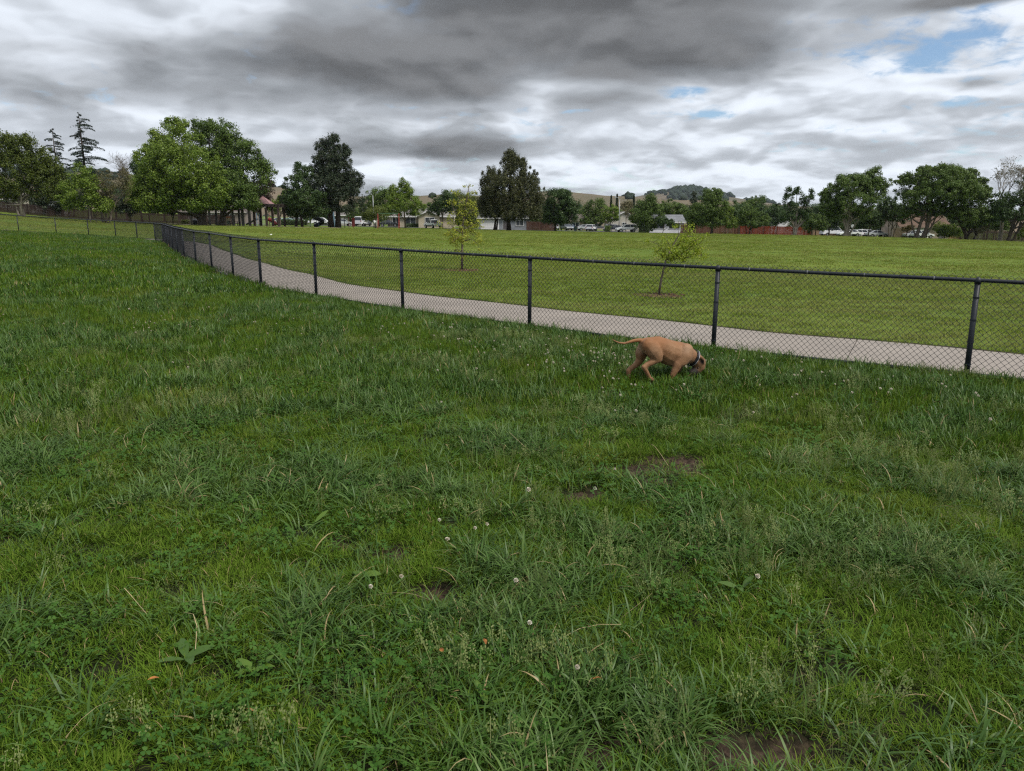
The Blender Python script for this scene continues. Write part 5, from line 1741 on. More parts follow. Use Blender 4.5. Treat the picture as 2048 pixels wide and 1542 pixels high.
# ------------------------------------------------------------------ grass: tuft shapes spread as instances over point meshes
def blade_batch(n, rad, hmin, hmax, width, bend, rng, seg=4, lay=.0, wide_mid=False):
    """n blades rooted within a disc; each a folded tapering strip that arches over."""
    V, F = [], []
    for i in range(n):
        a = rng.uniform(0, 2 * math.pi)
        rr = rad * math.sqrt(rng.uniform(0, 1))
        x0, y0 = rr * math.cos(a), rr * math.sin(a)
        h = rng.uniform(hmin, hmax)
        w = width * rng.uniform(.7, 1.25)
        dirn = rng.uniform(0, 2 * math.pi) if rng.uniform() < .45 else a + rng.normal(0, .5)
        th = abs(rng.normal(.12, .18)) + lay * rng.uniform(.3, 1)
        curl = bend * rng.uniform(.35, 1.3)
        px, pz = 0.0, 0.0
        o = len(V)
        ca, sa = math.cos(dirn), math.sin(dirn)
        tw = rng.uniform(-.5, .5)
        for k in range(seg + 1):
            t = k / seg
            ww = w * (1 - t ** 2.2) * (.75 + .5 * min(1, t * 3)) * .5
            if k == seg:
                ww = w * .04
            sx, sy = -math.sin(dirn + tw * t), math.cos(dirn + tw * t)
            cx, cy = x0 + ca * px, y0 + sa * px
            V.append((cx + sx * ww, cy + sy * ww, pz))
            V.append((cx - sx * ww, cy - sy * ww, pz))
            ang = th + curl * t ** 1.3
            px += math.sin(ang) * h / seg
            pz += math.cos(ang) * h / seg
            pz = max(pz, .004)
        for k in range(seg):
            F.append((o + 2 * k, o + 2 * k + 1, o + 2 * k + 3, o + 2 * k + 2))
    return V, F


def template(name, V, F, mats, midx=None):
    me = bpy.data.meshes.new(name)
    me.from_pydata(V, [], F)
    for m_ in mats:
        me.materials.append(m_)
    if midx is not None:
        me.polygons.foreach_set('material_index', midx)
    me.polygons.foreach_set('use_smooth', [True] * len(F))
    return bpy.data.objects.new(name, me)


def template_set(name, objs):
    col = bpy.data.collections.new(name)
    for o in objs:
        col.objects.link(o)
    return col


def scatter(name, pts, rot, scl, idx, coll, kind='stuff'):
    me = bpy.data.meshes.new(name)
    me.vertices.add(len(pts))
    me.vertices.foreach_set('co', np.ascontiguousarray(pts, np.float32).ravel())
    a = me.attributes.new('rot', 'FLOAT_VECTOR', 'POINT')
    a.data.foreach_set('vector', np.ascontiguousarray(rot, np.float32).ravel())
    a = me.attributes.new('scl', 'FLOAT_VECTOR', 'POINT')
    a.data.foreach_set('vector', np.ascontiguousarray(scl, np.float32).ravel())
    a = me.attributes.new('idx', 'INT', 'POINT')
    a.data.foreach_set('value', np.ascontiguousarray(idx, np.int32))
    o = bpy.data.objects.new(name, me)
    C.objects.link(o)
    g = bpy.data.node_groups.new(name, 'GeometryNodeTree')
    g.interface.new_socket('Geometry', in_out='INPUT', socket_type='NodeSocketGeometry')
    g.interface.new_socket('Geometry', in_out='OUTPUT', socket_type='NodeSocketGeometry')
    gi, go = g.nodes.new('NodeGroupInput'), g.nodes.new('NodeGroupOutput')
    ip = g.nodes.new('GeometryNodeInstanceOnPoints')
    ci = g.nodes.new('GeometryNodeCollectionInfo')
    ci.inputs['Collection'].default_value = coll
    ci.inputs['Separate Children'].default_value = True
    ci.inputs['Reset Children'].default_value = True
    ip.inputs['Pick Instance'].default_value = True

    def attr(nm, ty):
        n = g.nodes.new('GeometryNodeInputNamedAttribute')
        n.data_type = ty
        n.inputs['Name'].default_value = nm
        return [s for s in n.outputs if s.enabled and s.name == 'Attribute'][0]

    e2r = g.nodes.new('FunctionNodeEulerToRotation')
    g.links.new(attr('rot', 'FLOAT_VECTOR'), e2r.inputs[0])
    g.links.new(gi.outputs[0], ip.inputs['Points'])
    g.links.new(ci.outputs[0], ip.inputs['Instance'])
    g.links.new(attr('idx', 'INT'), ip.inputs['Instance Index'])
    g.links.new(e2r.outputs[0], ip.inputs['Rotation'])
    g.links.new(attr('scl', 'FLOAT_VECTOR'), ip.inputs['Scale'])
    g.links.new(ip.outputs[0], go.inputs[0])
    md = o.modifiers.new('spread', 'NODES')
    md.node_group = g
    return tag(o, kind=kind)


def grass_mat(name, c1, c2, c3, rough, spec, patch, trans=.3, straw=None, band=None, worn=None):
    m, b, p = new_mat(name)
    geo = b.node('ShaderNodeNewGeometry')
    oi = b.node('ShaderNodeObjectInfo')
    isl = geo.outputs['Random Per Island']
    rnd = b.m('FRACT', b.m('ADD', oi.outputs['Random'], b.m('MULTIPLY', isl, 3.17)))
    pn = b.noise(geo.outputs['Position'], patch, 4.0, .55)
    col = b.mix(b.m('MULTIPLY_ADD', b.ss(.35, .65, pn), .55, b.m('MULTIPLY', rnd, .45)), c1, c2)
    r2 = b.m('FRACT', b.m('MULTIPLY', rnd, 11.7))
    col = b.mix(b.m('MULTIPLY', b.ss(.6, 1.0, r2), .8), col, c3)
    if band:                                              # mower passes, contrast raised to paint in streaks of clump shadow
        mp = b.node('ShaderNodeMapping')
        mp.inputs['Rotation'].default_value = (0, 0, -.10)
        mp.inputs['Scale'].default_value = (.045, .75, 1.0)
        b.link(geo.outputs['Position'], mp.inputs[0])
        col = b.mix(b.m('MULTIPLY', b.ss(.40, .60, b.noise(mp.outputs[0], 1.0, 4.0, .55)), .75), col, band)
    if worn:                                              # tired, yellower drifts
        col = b.mix(b.m('MULTIPLY', b.ss(.52, .70, b.noise(geo.outputs['Position'], .55, 4.0, .6)), .6), col, worn)
    if straw:
        r3 = b.m('FRACT', b.m('MULTIPLY', rnd, 23.3))
        col = b.mix(b.m('GREATER_THAN', r3, .98), col, straw)
    b.link(col, p.inputs['Base Color'])
    p.inputs['Roughness'].default_value = rough
    p.inputs['Specular IOR Level'].default_value = spec
    tr = b.node('ShaderNodeBsdfTranslucent')
    b.link(col, tr.inputs[0])
    mx = b.node('ShaderNodeMixShader')
    mx.inputs[0].default_value = trans
    b.link(p.outputs[0], mx.inputs[1])
    b.link(tr.outputs[0], mx.inputs[2])
    b.link(mx.outputs[0], m.node_tree.nodes['Material Output'].inputs[0])
    return m


STRAW = (.30, .23, .11)
G_FINE = grass_mat('fine_grass', (.046, .102, .007), (.096, .164, .012), (.145, .195, .028), .7, .10, 1.1, .20, STRAW, None, (.150, .175, .030))
G_TALL = grass_mat('tall_grass', (.034, .082, .013), (.070, .132, .022), (.115, .180, .044), .45, .26, .8, .18, STRAW)
G_FIELD = grass_mat('mown_grass', (.098, .158, .014), (.172, .228, .027), (.240, .255, .062), .75, .08, .22, .22, (.33, .28, .12), (.250, .260, .075))
M_CLOVER = grass_mat('clover_leaf', (.028, .082, .010), (.054, .120, .016), (.068, .132, .022), .6, .14, .9, .18)
M_SEED = grass_mat('seed_heads', (.13, .18, .05), (.20, .24, .08), (.27, .28, .12), .6, .2, 1.0, .3)
M_STRAW = mat('dry_straw', (.34, .27, .14), .6, .35, 9.0, .3)
M_STEM = mat('clover_stem', (.07, .12, .03), .6, .3, 9.0, .3)
M_PETAL = mat('clover_petals', (.70, .67, .58), .8, .15, 30.0, .1, col2=(.50, .43, .32))


def tmpl_clover(rng, n=12, rad=.09):
    V, F = [], []
    for i in range(n):
        a, rr = rng.uniform(0, 2 * math.pi), rad * math.sqrt(rng.uniform())
        x, y, h = rr * math.cos(a), rr * math.sin(a), rng.uniform(.025, .075)
        s = rng.uniform(.006, .011)
        a0 = rng.uniform(0, 6.28)
        tx, ty = rng.normal(0, .35), rng.normal(0, .35)
        for k in range(3):
            t = a0 + k * 2.094
            c, sn = math.cos(t), math.sin(t)
            o = len(V)
            for u, v in ((0, 0), (.55, -.5), (1.05, -.55), (1.2, 0), (1.05, .55), (.55, .5)):
                lx, ly = s * (u * c - v * sn), s * (u * sn + v * c)
                V.append((x + lx, y + ly, h + lx * tx + ly * ty - abs(v) * s * .25))
            F.append((o, o + 1, o + 2, o + 3))
            F.append((o, o + 3, o + 4, o + 5))
    return V, F


def tmpl_flower(rng, r=.010):
    V, F, M = [], [], []
    h = rng.uniform(.085, .14)
    lx, ly = rng.normal(0, .02), rng.normal(0, .02)
    for k in range(4):
        t = k / 3
        for j in range(3):
            a = j * 2.094
            V.append((lx * t * t + .0012 * math.cos(a), ly * t * t + .0012 * math.sin(a), h * t))
    for k in range(3):
        for j in range(3):
            F.append((k * 3 + j, k * 3 + (j + 1) % 3, k * 3 + 3 + (j + 1) % 3, k * 3 + 3 + j))
            M.append(0)
    for i in range(46):                                   # florets all round the head
        z = 1 - 1.75 * (i + .5) / 46
        ph = i * 2.39996
        q = math.sqrt(max(0, 1 - z * z))
        n = Vector((q * math.cos(ph), q * math.sin(ph), z))
        s_ = n.cross(Vector((0, 0, 1)))
        s_ = s_.normalized() if s_.length > .01 else Vector((1, 0, 0))
        base = Vector((lx, ly, h)) + n * r * .35
        tip = Vector((lx, ly, h)) + (n + Vector((0, 0, .35))).normalized() * r * rng.uniform(.9, 1.15)
        o = len(V)
        V += [base + s_ * r * .12, base - s_ * r * .12, tip - s_ * r * .2, tip + s_ * r * .2]
        F.append((o, o + 1, o + 2, o + 3))
        M.append(1)
    return [tuple(v) for v in V], F, M


def tmpl_seed(rng, n=7, rad=.05):
    """Thin stalks of annual meadow grass with loose pale heads."""
    V, F = [], []
    for i in range(n):
        a, rr = rng.uniform(0, 6.28), rad * math.sqrt(rng.uniform())
        x, y, h = rr * math.cos(a), rr * math.sin(a), rng.uniform(.07, .15)
        dx, dy = rng.normal(0, .03), rng.normal(0, .03)
        w = .0008
        o = len(V)
        V += [(x - w, y, 0), (x + w, y, 0), (x + dx + w, y + dy, h), (x + dx - w, y + dy, h)]
        F.append((o, o + 1, o + 2, o + 3))
        for k in range(9):
            t = rng.uniform(.62, 1.05)
            b_ = rng.uniform(0, 6.28)
            e = .012 * (1.15 - t) * 2 + .003
            cx, cy, cz = x + dx * t + e * math.cos(b_), y + dy * t + e * math.sin(b_), h * t + .002
            s = .0022
            o = len(V)
            V += [(cx - s, cy, cz - s), (cx + s, cy, cz - s * .5), (cx + s, cy + s, cz + s * 1.6), (cx - s, cy + s, cz + s)]
            F.append((o, o + 1, o + 2, o + 3))
    return V, F


def tmpl_straw(rng):
    V, F = [], []
    for i in range(rng.integers(1, 4)):
        a = rng.uniform(0, 6.28)
        L = rng.uniform(.12, .30)
        w = .0011
        ca, sa = math.cos(a), math.sin(a)
        o = len(V)
        ox, oy = rng.normal(0, .03), rng.normal(0, .03)
        rise = rng.uniform(.02, .09)
        for k in range(5):
            t = k / 4
            x, y = ox + ca * L * t - sa * .03 * math.sin(t * 3), oy + sa * L * t + ca * .03 * math.sin(t * 3)
            z = .035 + rise * math.sin(t * 2.6)
            V += [(x - sa * w, y + ca * w, z), (x + sa * w, y - ca * w, z)]
        for k in range(4):
            F.append((o + 2 * k, o + 2 * k + 1, o + 2 * k + 3, o + 2 * k + 2))
    return V, F


def make_sets():
    S = {}
    r = np.random.default_rng(3)

    def many(nm, k, fn, mats):
        objs = []
        for i in range(k):
            res = fn(r)
            objs.append(template('%s_%02d' % (nm, i), res[0], res[1], mats, res[2] if len(res) > 2 else None))
        S[nm] = template_set(nm, objs)
    many('fine_near', 8, lambda g: blade_batch(44, .075, .030, .075, .0030, 1.3, g, 3, .75), [G_FINE])
    many('tall_near', 8, lambda g: blade_batch(20, .06, .07, .19, .0055, 2.0, g, 5, .6), [G_TALL])
    many('fine_mid', 6, lambda g: blade_batch(46, .15, .05, .10, .0055, .9, g, 2, .2), [G_FINE])
    many('tall_mid', 6, lambda g: blade_batch(26, .12, .08, .19, .0075, 1.3, g, 3, .25), [G_TALL])
    many('fine_far', 5, lambda g: blade_batch(50, .34, .07, .13, .015, .8, g, 2, .2), [G_FINE])
    many('tall_far', 5, lambda g: blade_batch(34, .30, .09, .19, .017, 1.0, g, 2, .2), [G_TALL])
    many('field_near', 6, lambda g: blade_batch(60, .20, .025, .060, .0065, .9, g, 2, .35), [G_FIELD])
    many('field_far', 6, lambda g: blade_batch(60, .55, .03, .075, .022, .9, g, 2, .35), [G_FIELD])
    many('clover', 6, tmpl_clover, [M_CLOVER])
    many('flower', 5, tmpl_flower, [M_STEM, M_PETAL])
    many('seed', 5, tmpl_seed, [M_SEED])
    many('straw', 6, tmpl_straw, [M_STRAW])
    return S


SETS = make_sets()


def wedge(r0, r1, dens, margin=2.6, slope=.88):
    """Random points on the part of the ground the camera (or one beside it) can look at."""
    y1 = r1
    area = (slope * y1 + margin) * 2 * (y1 - r0 * .6)
    n = int(area * dens)
    x = RNG.uniform(-(slope * y1 + margin), slope * y1 + margin, n)
    y = RNG.uniform(min(r0 * .6, r0), y1, n)
    r = np.hypot(x, y)
    k = (np.abs(x) < slope * y + margin) & (r >= r0) & (r < r1)
    return x[k], y[k]


def orient(n, tilt=.12):
    return np.stack([RNG.normal(0, tilt, n), RNG.normal(0, tilt, n), RNG.uniform(0, 6.283, n)], -1)


def place(name, x, y, coll, smin, smax, lift=-.004, squash=None, tilt=.12):
    n = len(x)
    k = len(coll.objects)
    s = RNG.uniform(smin, smax, n)
    S = np.stack([s, s, s * (squash if squash is not None else RNG.uniform(.8, 1.15, n))], -1)
    P = np.stack([x, y, gz(x, y) + lift], -1)
    return scatter(name, P, orient(n, tilt), S, RNG.integers(0, k, n), coll)


def run_mask(x, y, edge=.06):
    s = side(x, y) * FLIP
    return s > edge


def build_run_grass():
    # how much tall fescue, how much clover: broad drifts of each
    for nm, r0, r1, df, dt in (('near', .5, 6.5, 620, 150), ('mid', 6.5, 17, 150, 46), ('far', 17, 62, 17, 10)):
        x, y = wedge(r0, r1, df)
        t = vnoise(x, y, .9 if r1 < 20 else 2.2, 21, 4)
        keep = run_mask(x, y, .03 if r1 < 20 else .0) & (RNG.uniform(size=len(x)) > bare(x, y) * .97)
        keep &= RNG.uniform(size=len(x)) > smooth01(.55, .75, t) * .6
        if r1 < 20:
            keep &= RNG.uniform(size=len(x)) < .22 + .78 * smooth01(.34, .52, vnoise(x, y, .16, 27, 2))
        x, y = x[keep], y[keep]
        hgt = .75 + .6 * vnoise(x, y, .7, 33, 3)
        place('fine_grass', x, y, SETS['fine_' + nm], .8, 1.25, squash=hgt * RNG.uniform(.85, 1.2, len(x)))
        x, y = wedge(r0, r1, dt * 2.2)
        t = vnoise(x, y, .9 if r1 < 20 else 2.2, 21, 4)
        u = vnoise(x, y, .35, 71, 2)
        pr = .08 + .92 * smooth01(.46, .66, .75 * t + .25 * u)
        # the nearest ground and the strip by the fence grow longer
        s = side(x, y) * FLIP
        pr = np.maximum(pr, .55 * (1 - smooth01(.0, .9, s)))
        keep = (s > .04) & (RNG.uniform(size=len(x)) < pr) & (RNG.uniform(size=len(x)) > bare(x, y) * 1.2)
        x, y = x[keep], y[keep]
        place('tall_grass', x, y, SETS['tall_' + nm], .7, 1.25, squash=RNG.uniform(.7, 1.1, len(x)), tilt=.2)
    # clover drifts
    x, y = wedge(.6, 13, 170)
    t = vnoise(x, y, .8, 44, 3)
    keep = run_mask(x, y) & (RNG.uniform(size=len(x)) < .08 + .60 * smooth01(.52, .68, t)) & (bare(x, y) < .6)
    place('clover_patches', x[keep], y[keep], SETS['clover'], .8, 1.3)
    # pale seed heads
    x, y = wedge(.6, 11, 85)
    t = vnoise(x, y, .7, 55, 3)
    keep = run_mask(x, y) & (RNG.uniform(size=len(x)) < .05 + .95 * smooth01(.56, .70, t)) & (bare(x, y) < .5)
    place('grass_seed_heads', x[keep], y[keep], SETS['seed'], .8, 1.3)
    # dry stalks
    x, y = wedge(.6, 9, 2.2)
    keep = run_mask(x, y)
    keep &= RNG.uniform(size=len(x)) < .25 + .75 * smooth01(.5, .7, vnoise(x, y, .6, 61, 2))
    place('dry_grass_stalks', x[keep], y[keep], SETS['straw'], .8, 1.3, lift=.0)
    # clover in flower, too many to count
    drifts = [(1225, 725, .38, .20, 42), (1150, 745, .5, .3, 16), (1090, 690, .9, .45, 24), (950, 690, 1.5, .5, 24), (340, 660, .5, .3, 14), (640, 655, 2.2, .8, 24),
              (1650, 770, 1.2, .35, 16), (1850, 800, 1.0, .4, 18), (1500, 735, .8, .25, 16), (760, 700, 2.0, .9, 24), (1250, 800, .9, .4, 10), (60, 520, 3.0, 1.0, 40), (300, 590, 4, 1.5, 24),
              (1100, 880, 1.2, .5, 5), (1400, 1000, .9, .5, 3), (600, 1150, 1.0, .5, 3)]
    X, Y = [], []
    for px, py, sx, sy, n in drifts:
        cx, cy = Wg(px, py)
        X.append(RNG.normal(cx, sx, n))
        Y.append(RNG.normal(cy, sy * 2.0, n))
    x, y = np.concatenate(X), np.concatenate(Y)
    keep = run_mask(x, y, .15) & (y > 1.6)
    place('clover_blossom_drifts', x[keep], y[keep], SETS['flower'], .85, 1.35)


def build_field_grass():
    x, y = wedge(7, 34, 26)
    s = side(x, y) * FLIP
    keep = (s < -PATH_W - .02) | ((s < -.1) & (x < PATH_END))
    place('mown_field_grass', x[keep], y[keep], SETS['field_near'], .8, 1.3)
    # longer uncut fringe along the path
    inn, out = offset_line(PATH_IN, PATH_W + .03)
    X, Y = [], []
    for p, q in zip(out, out[1:]):
        n = 14 if p.y < 30 else 7
        t = RNG.uniform(0, 1, n)
        X.append(p.x + (q.x - p.x) * t + RNG.normal(0, .05, n))
        Y.append(p.y + (q.y - p.y) * t + RNG.normal(0, .05, n))
    x, y = np.concatenate(X), np.concatenate(Y)
    keep = (side(x, y) * FLIP < -PATH_W - .03) & (np.abs(x) < .9 * y + 2)
    place('path_edge_grass', x[keep], y[keep], SETS['fine_mid'], .5, .8)
    x, y = wedge(34, 150, 3.4, slope=.78)
    s = side(x, y) * FLIP
    keep = ((s < -PATH_W - .5) | ((s < -.1) & (x < PATH_END))) & ~((x < -24) & (y > 129))
    keep &= RNG.uniform(size=len(x)) < .25 + .75 * smooth01(.35, .6, vnoise(x * .4, y, 5.0, 91, 3))
    place('far_field_grass', x[keep], y[keep], SETS['field_far'], .8, 1.3)


build_run_grass()
build_field_grass()

# ------------------------------------------------------------------ the dog
def build_dog():
    yaw = math.radians(20)
    cy, sy = math.cos(yaw), math.sin(yaw)
    K = 1394.0 * 1.0                                     # picture units of the close-up per metre
    DX, DY = Wg(1301, 763)
    root = thing('dog', 'tan short-haired dog in a dark collar sniffing the grass by the fence', 'dog', (DX, DY, g1(DX, DY)), yaw)

    def J(zx, zy, l=0.0):
        X = (zx - 790) / K
        s = (X + l * sy) / cy
        dep = s * sy + l * cy
        h = (868 - zy) / K / .985 - .19 * dep
        return (s, l, h)

    balls = []

    def chain(pts, n=7, lat=1.0):
        """pts: (zx, zy, l, radius m); spheres close together make a smooth tapering limb."""
        Q = [(Vector(J(a, b_, c)), r) for a, b_, c, r in pts]
        for (p, r), (q, t) in zip(Q, Q[1:]):
            L = (q - p).length
            k = max(2, int(L / (min(r, t) * .28)))
            for i in range(k + 1):
                u = i / k
                v = u * u * (3 - 2 * u)
                balls.append((p.lerp(q, u), r + (t - r) * v, lat))
    # trunk, neck, head
    chain([(668, 300, 0, .066), (745, 335, 0, .100), (850, 340, 0, .116), (955, 372, 0, .128), (1060, 422, 0, .143), (1160, 448, 0, .147), (1270, 450, 0, .136), (1350, 455, 0, .108)], lat=.86)
    chain([(900, 235, 0, .040), (1050, 290, 0, .040), (1250, 320, 0, .045), (1370, 375, 0, .05)], lat=.9)
    chain([(1340, 450, 0, .105), (1410, 470, 0, .092), (1480, 505, 0, .080), (1540, 545, .0, .076)], lat=.95)
    chain([(1540, 545, .0, .080), (1575, 580, -.005, .082), (1585, 630, -.01, .070)], lat=1.05)
    chain([(1585, 625, -.01, .068), (1555, 680, -.015, .056), (1500, 722, -.025, .047), (1450, 742, -.03, .038)], lat=1.05)
    for s_ in (-1, 1):                                    # brow and cheek
        chain([(1590, 600, s_ * .045, .040), (1575, 665, s_ * .035 - .005, .036)])
    # tail
    chain([(650, 265, 0, .030), (590, 245, 0, .024), (510, 252, 0, .020), (430, 275, .0, .017), (350, 297, .01, .014), (270, 288, .02, .011), (210, 262, .03, .009), (165, 238, .03, .007)])
    # hind leg on the near side: thigh forward, hock back
    chain([(720, 330, -.07, .085), (790, 400, -.085, .092), (835, 465, -.09, .078), (868, 520, -.095, .052)], lat=.8)
    chain([(862, 520, -.095, .050), (780, 570, -.095, .038), (700, 612, -.09, .032), (645, 650, -.09, .028)], lat=.9)
    chain([(645, 648, -.09, .029), (690, 715, -.09, .024), (735, 790, -.09, .022), (745, 820, -.09, .025), (790, 838, -.09, .024)])
    # far hind leg stretched back
    chain([(690, 350, .07, .080), (650, 430, .08, .074), (640, 500, .085, .056), (620, 560, .085, .044)], lat=.8)
    chain([(620, 555, .085, .044), (560, 620, .085, .033), (490, 665, .085, .031), (452, 700, .085, .029)], lat=.9)
    chain([(452, 700, .085, .029), (455, 770, .085, .024), (462, 835, .085, .022), (510, 858, .085, .023)])
    # front legs
    chain([(1330, 400, -.075, .085), (1310, 480, -.09, .085), (1270, 550, -.095, .070), (1190, 610, -.095, .048)], lat=.8)
    chain([(1195, 605, -.095, .052), (1160, 680, -.095, .043), (1120, 760, -.095, .034), (1100, 815, -.095, .026), (1095, 845, -.095, .027), (1140, 858, -.095, .024)], lat=.9)
    chain([(1330, 420, .075, .080), (1310, 520, .085, .070), (1290, 610, .085, .046), (1275, 700, .085, .034), (1270, 790, .085, .027), (1272, 838, .085, .027), (1310, 850, .085, .023)], lat=.9)
    # ears, folded over
    for s_ in (-1, 1):
        chain([(1555, 500, s_ * .062, .022), (1590, 500, s_ * .085, .018), (1618, 540, s_ * .092, .014), (1628, 590, s_ * .088, .010)])
    bm = bmesh.new()
    for p, r, lat in balls:
        bmesh.ops.create_icosphere(bm, subdivisions=2, radius=1, matrix=Matrix.Translation(p) @ Matrix.Diagonal((r, r * lat, r, 1)))
    me = bpy.data.meshes.new('raw')
    bm.to_mesh(me)
    bm.free()
    tmp = bpy.data.objects.new('raw', me)
    C.objects.link(tmp)
    rm = tmp.modifiers.new('r', 'REMESH')
    rm.mode = 'VOXEL'
    rm.voxel_size = .0075
    sm = tmp.modifiers.new('s', 'SMOOTH')
    sm.factor, sm.iterations = .5, 6
    dg = bpy.context.evaluated_depsgraph_get()
    body = bpy.data.meshes.new_from_object(tmp.evaluated_get(dg))
    bpy.data.objects.remove(tmp)
    body.name = 'body'
    co = np.empty(len(body.vertices) * 3, np.float32)
    body.vertices.foreach_get('co', co)
    co = co.reshape(-1, 3)

    def near(zx, zy, l, r):
        p = np.array(J(zx, zy, l))
        return np.exp(-(np.linalg.norm(co - p, axis=1) / r) ** 2)
    dark = np.clip(near(1450, 745, -.03, .075) * 1.4 + near(1510, 720, -.03, .05) * .9 + near(1605, 565, -.09, .036) * 1.1 + near(700, 470, .06, .07) * .25, 0, 1)
    top = np.array(J(1000, 200, 0))
    pale = np.clip(near(600, 370, .02, .055) + near(640, 330, -.04, .03) * .6 + near(780, 480, -.17, .07) * .3 + near(1340, 560, -.05, .09) * .4 + near(1330, 370, -.13, .06) * .5 + near(1100, 600, -.05, .07) * .3, 0, 1)
    back = smooth01(.36, .47, co[:, 2] + .02 * np.sin(co[:, 0] * 25)) * smooth01(-.6, -.2, co[:, 0])
    for nm, v in (('dark', dark), ('pale', pale), ('back', back)):
        a = body.attributes.new(nm, 'FLOAT', 'POINT')
        a.data.foreach_set('value', v.astype(np.float32))
    m, b, p = new_mat('dog_coat')
    tc = b.node('ShaderNodeTexCoord')
    A = lambda n_: b.node('ShaderNodeAttribute', attribute_name=n_).outputs['Fac']
    n1 = b.noise(tc.outputs['Object'], 7.0, 5.0, .6)
    st = b.node('ShaderNodeMapping')
    st.inputs['Scale'].default_value = (60, 260, 260)
    b.link(tc.outputs['Object'], st.inputs[0])
    hair = b.noise(st.outputs[0], 1.0, 3.0, .6)
    col = b.mix(b.ss(.35, .65, n1), (.255, .138, .068), (.175, .084, .036))
    col = b.mix(b.m('MULTIPLY', A('back'), .75), col, (.23, .092, .030))
    col = b.mix(A('pale'), col, (.38, .255, .17))
    col = b.mix(b.m('MULTIPLY', b.ss(.4, .7, hair), .45), col, (.26, .13, .06))
    col = b.mix(A('dark'), col, (.016, .011, .009))
    b.link(col, p.inputs['Base Color'])
    p.inputs['Roughness'].default_value = .62
    p.inputs['Specular IOR Level'].default_value = .25
    p.inputs['Sheen Weight'].default_value = .05
    bn = b.node('ShaderNodeBump')
    bn.inputs['Strength'].default_value = .6
    bn.inputs['Distance'].default_value = .006
    b.link(hair, bn.inputs['Height'])
    b.link(bn.outputs[0], p.inputs['Normal'])
    body.materials.clear()
    link('body', body, m, root, True)
    # collar: two bands round the neck
    nyl = mat('collar_nylon', (.018, .018, .022), .55, .2, 40.0)
    c0, c1 = Vector(J(1452, 490, 0)), Vector(J(1500, 512, 0))
    ax = (c1 - c0).normalized()
    u = ax.cross(Vector((0, 1, 0))).normalized()
    v = Vector((0, 1, 0))

    def band(name, c, r, w, m_, parent):
        mb = MB()
        vs, fs = [], []
        for k in range(28):
            a = 2 * math.pi * k / 28
            q = u * math.cos(a) * r * 1.06 + v * math.sin(a) * r
            for o, rr in ((-w, 1.0), (-w, 1.05), (w, 1.05), (w, 1.0)):
                vs.append(tuple(c + q * rr + ax * o))
        for k in range(28):
            for j in range(4):
                a, b_ = k * 4 + j, ((k + 1) % 28) * 4 + j
                a2, b2 = k * 4 + (j + 1) % 4, ((k + 1) % 28) * 4 + (j + 1) % 4
                fs.append((a, b_, b2, a2))
        return mb.add(vs, fs).build(name, m_, parent, True)
    col_ = band('collar', (c0 + c1) / 2, .087, .013, nyl, root)
    band('collar_band', (c0 + c1) / 2 + ax * .017, .0865, .003, mat('reflective_band', (.55, .55, .57), .4), col_)
    bk = (c0 + c1) / 2 - v * .092 + u * .01
    MB().box(tuple(bk), (.022, .012, .03)).build('buckle', nyl, col_)
    tg = (c0 + c1) / 2 - u * .098 if u.z > 0 else (c0 + c1) / 2 + u * .098
    MB().tube([tuple(tg + v * .0015), tuple(tg - v * .0015)], .014, 12).build('name_tag', GALV, col_)
    eye = mat('dog_eye', (.012, .008, .006), .1, .1, 10.0, .6)
    for s_ in (-1, 1):
        e = MB()
        c = Vector(J(1548, 660, s_ * .052 - .012))
        e.tube([c + Vector((0, 0, -.009)), c + Vector((0, 0, -.005)), c, c + Vector((0, 0, .005)), c + Vector((0, 0, .009))], [.002, .0075, .009, .0075, .002], 10)
        e.build('eye', eye, root, True)
    c = Vector(J(1428, 748, -.032))
    MB().tube([c + Vector((0, -.02, 0)), c + Vector((0, -.012, 0)), c, c + Vector((0, .012, 0)), c + Vector((0, .02, 0))], [.006, .014, .016, .014, .006], 10).build('nose', eye, root, True)


build_dog()


# ------------------------------------------------------------------ single plants and leaves lying in the near grass
def leaf_blade(w, L, rise, droop, n=7, fold=.25):
    vs, fs = [], []
    for i in range(n + 1):
        t = i / n
        ww = w * math.sin(math.pi * min(1, t * .93 + .05)) ** .8 * (1 - .25 * t)
        x = L * t * (1 - .12 * droop * t)
        z = rise * t - droop * t * t * L * .45
        wav = .05 * w * math.sin(t * 17)
        vs += [(x, -ww, z + ww * fold + wav), (x, 0, z), (x, ww, z + ww * fold - wav)]
    for i in range(n):
        for j in (0, 1):
            a = i * 3 + j
            fs.append((a, a + 3, a + 4, a + 1))
    return vs, fs


M_DOCK = leaf_mat('dock_leaf', (.070, .140, .014), (.105, .180, .022), None, .3, .4, .4, 3.0, False)
M_DEAD = mat('dead_leaf', (.30, .12, .035), .7, .4, 30.0, .2)
M_WEED2 = leaf_mat('plantain_leaf', (.050, .105, .014), (.078, .140, .022), None, .25, .4, .4, 3.0, False)


def weed(label, px, py, leaves, m, name='broadleaf_weed'):
    x, y = Wg(px, py)
    root = thing(name, label, 'weed', (x, y, g1(x, y)), 0, 'broad-leaved weeds in the near grass')
    for ang, L, w, rise, z0 in leaves:
        vs, fs = leaf_blade(w, L, rise, .5)
        o = MB().add(vs, fs).build('leaf', m, root, True)
        o.rotation_euler = (random.uniform(-.25, .25), 0, math.radians(ang))
        o.location = (random.uniform(-.02, .02), random.uniform(-.02, .02), z0 - .015)


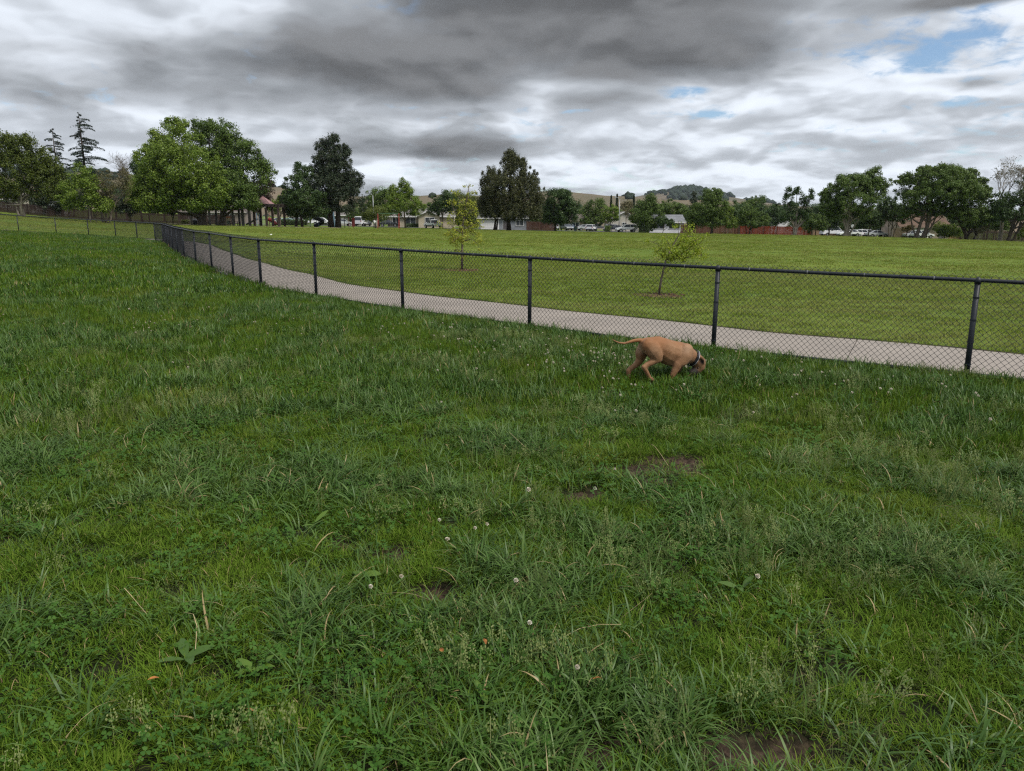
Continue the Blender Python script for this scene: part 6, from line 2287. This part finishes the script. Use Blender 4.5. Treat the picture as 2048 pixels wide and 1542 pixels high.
weed('broad pale dock leaf among tall grass below the bare soil patch', 985, 1425, [(115, .13, .018, .05, .05), (20, .10, .018, .03, .05), (200, .08, .016, .03, .04)], M_DOCK)
weed('bright pale green dock leaves fanned out near the orange dead leaf', 505, 1360, [(60, .11, .018, .05, .05), (-10, .09, .017, .04, .05), (150, .10, .020, .05, .05), (240, .08, .016, .03, .05)], M_DOCK)
weed('rosette of dark plantain leaves half hidden in tall grass', 380, 1330, [(30, .12, .022, .05, .05), (120, .11, .022, .05, .05), (210, .10, .02, .04, .05), (300, .10, .02, .04, .05)], M_WEED2)
weed('single rounded pale leaf beside the small bare soil hollow', 628, 1060, [(50, .09, .016, .07, .06), (200, .07, .014, .02, .05)], M_DOCK)
weed('broad leaf at the mossy edge past the bare soil hollow', 722, 1168, [(10, .09, .026, .02, .05), (120, .08, .022, .02, .05)], M_DOCK)
weed('small plantain rosette near the lowest clover blossom', 1290, 1400, [(0, .09, .018, .04, .05), (90, .09, .018, .04, .05), (190, .08, .016, .04, .05), (280, .08, .016, .03, .05)], M_WEED2)
weed('plantain leaves in the thick grass below the dug-up soil', 1480, 1190, [(40, .10, .02, .05, .05), (160, .10, .02, .04, .05), (270, .09, .018, .04, .05)], M_WEED2)
for px_, py_, lab in ((510, 1462, 'bright orange dead leaf lying in the dark grass'), (300, 1398, 'small rust-coloured dead leaf near the fanned dock leaves'), (888, 1340, 'brown curled dead leaf above the broad pale dock leaf'),
                      (968, 1312, 'tan dead leaf caught on grass near the middle'), (1185, 1395, 'dry brown leaf close to the drooping clover blossom')):
    x_, y_ = Wg(px_, py_)
    vs, fs = leaf_blade(.009, .038, .008, .4, 5, .5)
    o = MB().add(vs, fs).build('dead_leaf', M_DEAD, None, True)
    o.location, o.rotation_euler = (x_, y_, g1(x_, y_) + .075), (random.uniform(-.4, .4), .1, random.uniform(0, 6))
    tag(o, lab, 'dead leaf', 'dead leaves in the grass')

for k, (px_, py_, lab) in enumerate(((740, 1232, 'white clover blossom standing alone beside the mossy green patch'), (822, 1212, 'white clover blossom just below the bare soil hollow'), (934, 1092, 'white clover blossom in the tight cluster of three'),
                                     (984, 1086, 'single clover blossom to one side of the tight cluster'), (876, 1084, 'clover blossom between the soil hollow and the tight cluster'), (1141, 1408, 'drooping clover blossom above dry tan stems'), (1056, 1312, 'small round clover blossom in mid grass'))):
    x_, y_ = Wg(px_, py_)
    root = thing('clover_blossom', lab, 'clover flower', (x_, y_, g1(x_, y_)), 0, 'white clover blossoms in the near grass')
    V, F, M_ = tmpl_flower(np.random.default_rng(100 + k), .0092)
    for nm, mi, mm in (('stem', 0, M_STEM), ('flower_head', 1, M_PETAL)):
        o = MB().add(V, [f for f, q in zip(F, M_) if q == mi]).build(nm, mm, root)
        bm = bmesh.new()
        bm.from_mesh(o.data)
        bmesh.ops.delete(bm, geom=[v for v in bm.verts if not v.link_faces], context='VERTS')
        bm.to_mesh(o.data)
        bm.free()


# ------------------------------------------------------------------ the air between here and the hills
def build_haze():
    m = bpy.data.materials.new('haze')
    m.use_nodes = True
    t = m.node_tree
    t.nodes.clear()
    out = t.nodes.new('ShaderNodeOutputMaterial')
    v = t.nodes.new('ShaderNodeVolumePrincipled')
    v.inputs['Color'].default_value = (.80, .90, 1.0, 1)
    v.inputs['Density'].default_value = .00005
    v.inputs['Anisotropy'].default_value = .2
    t.links.new(v.outputs[0], out.inputs['Volume'])
    tag(MB().box((0, 5, 70), (7000, 7000, 164)).build('haze', m), kind='stuff')


build_haze()
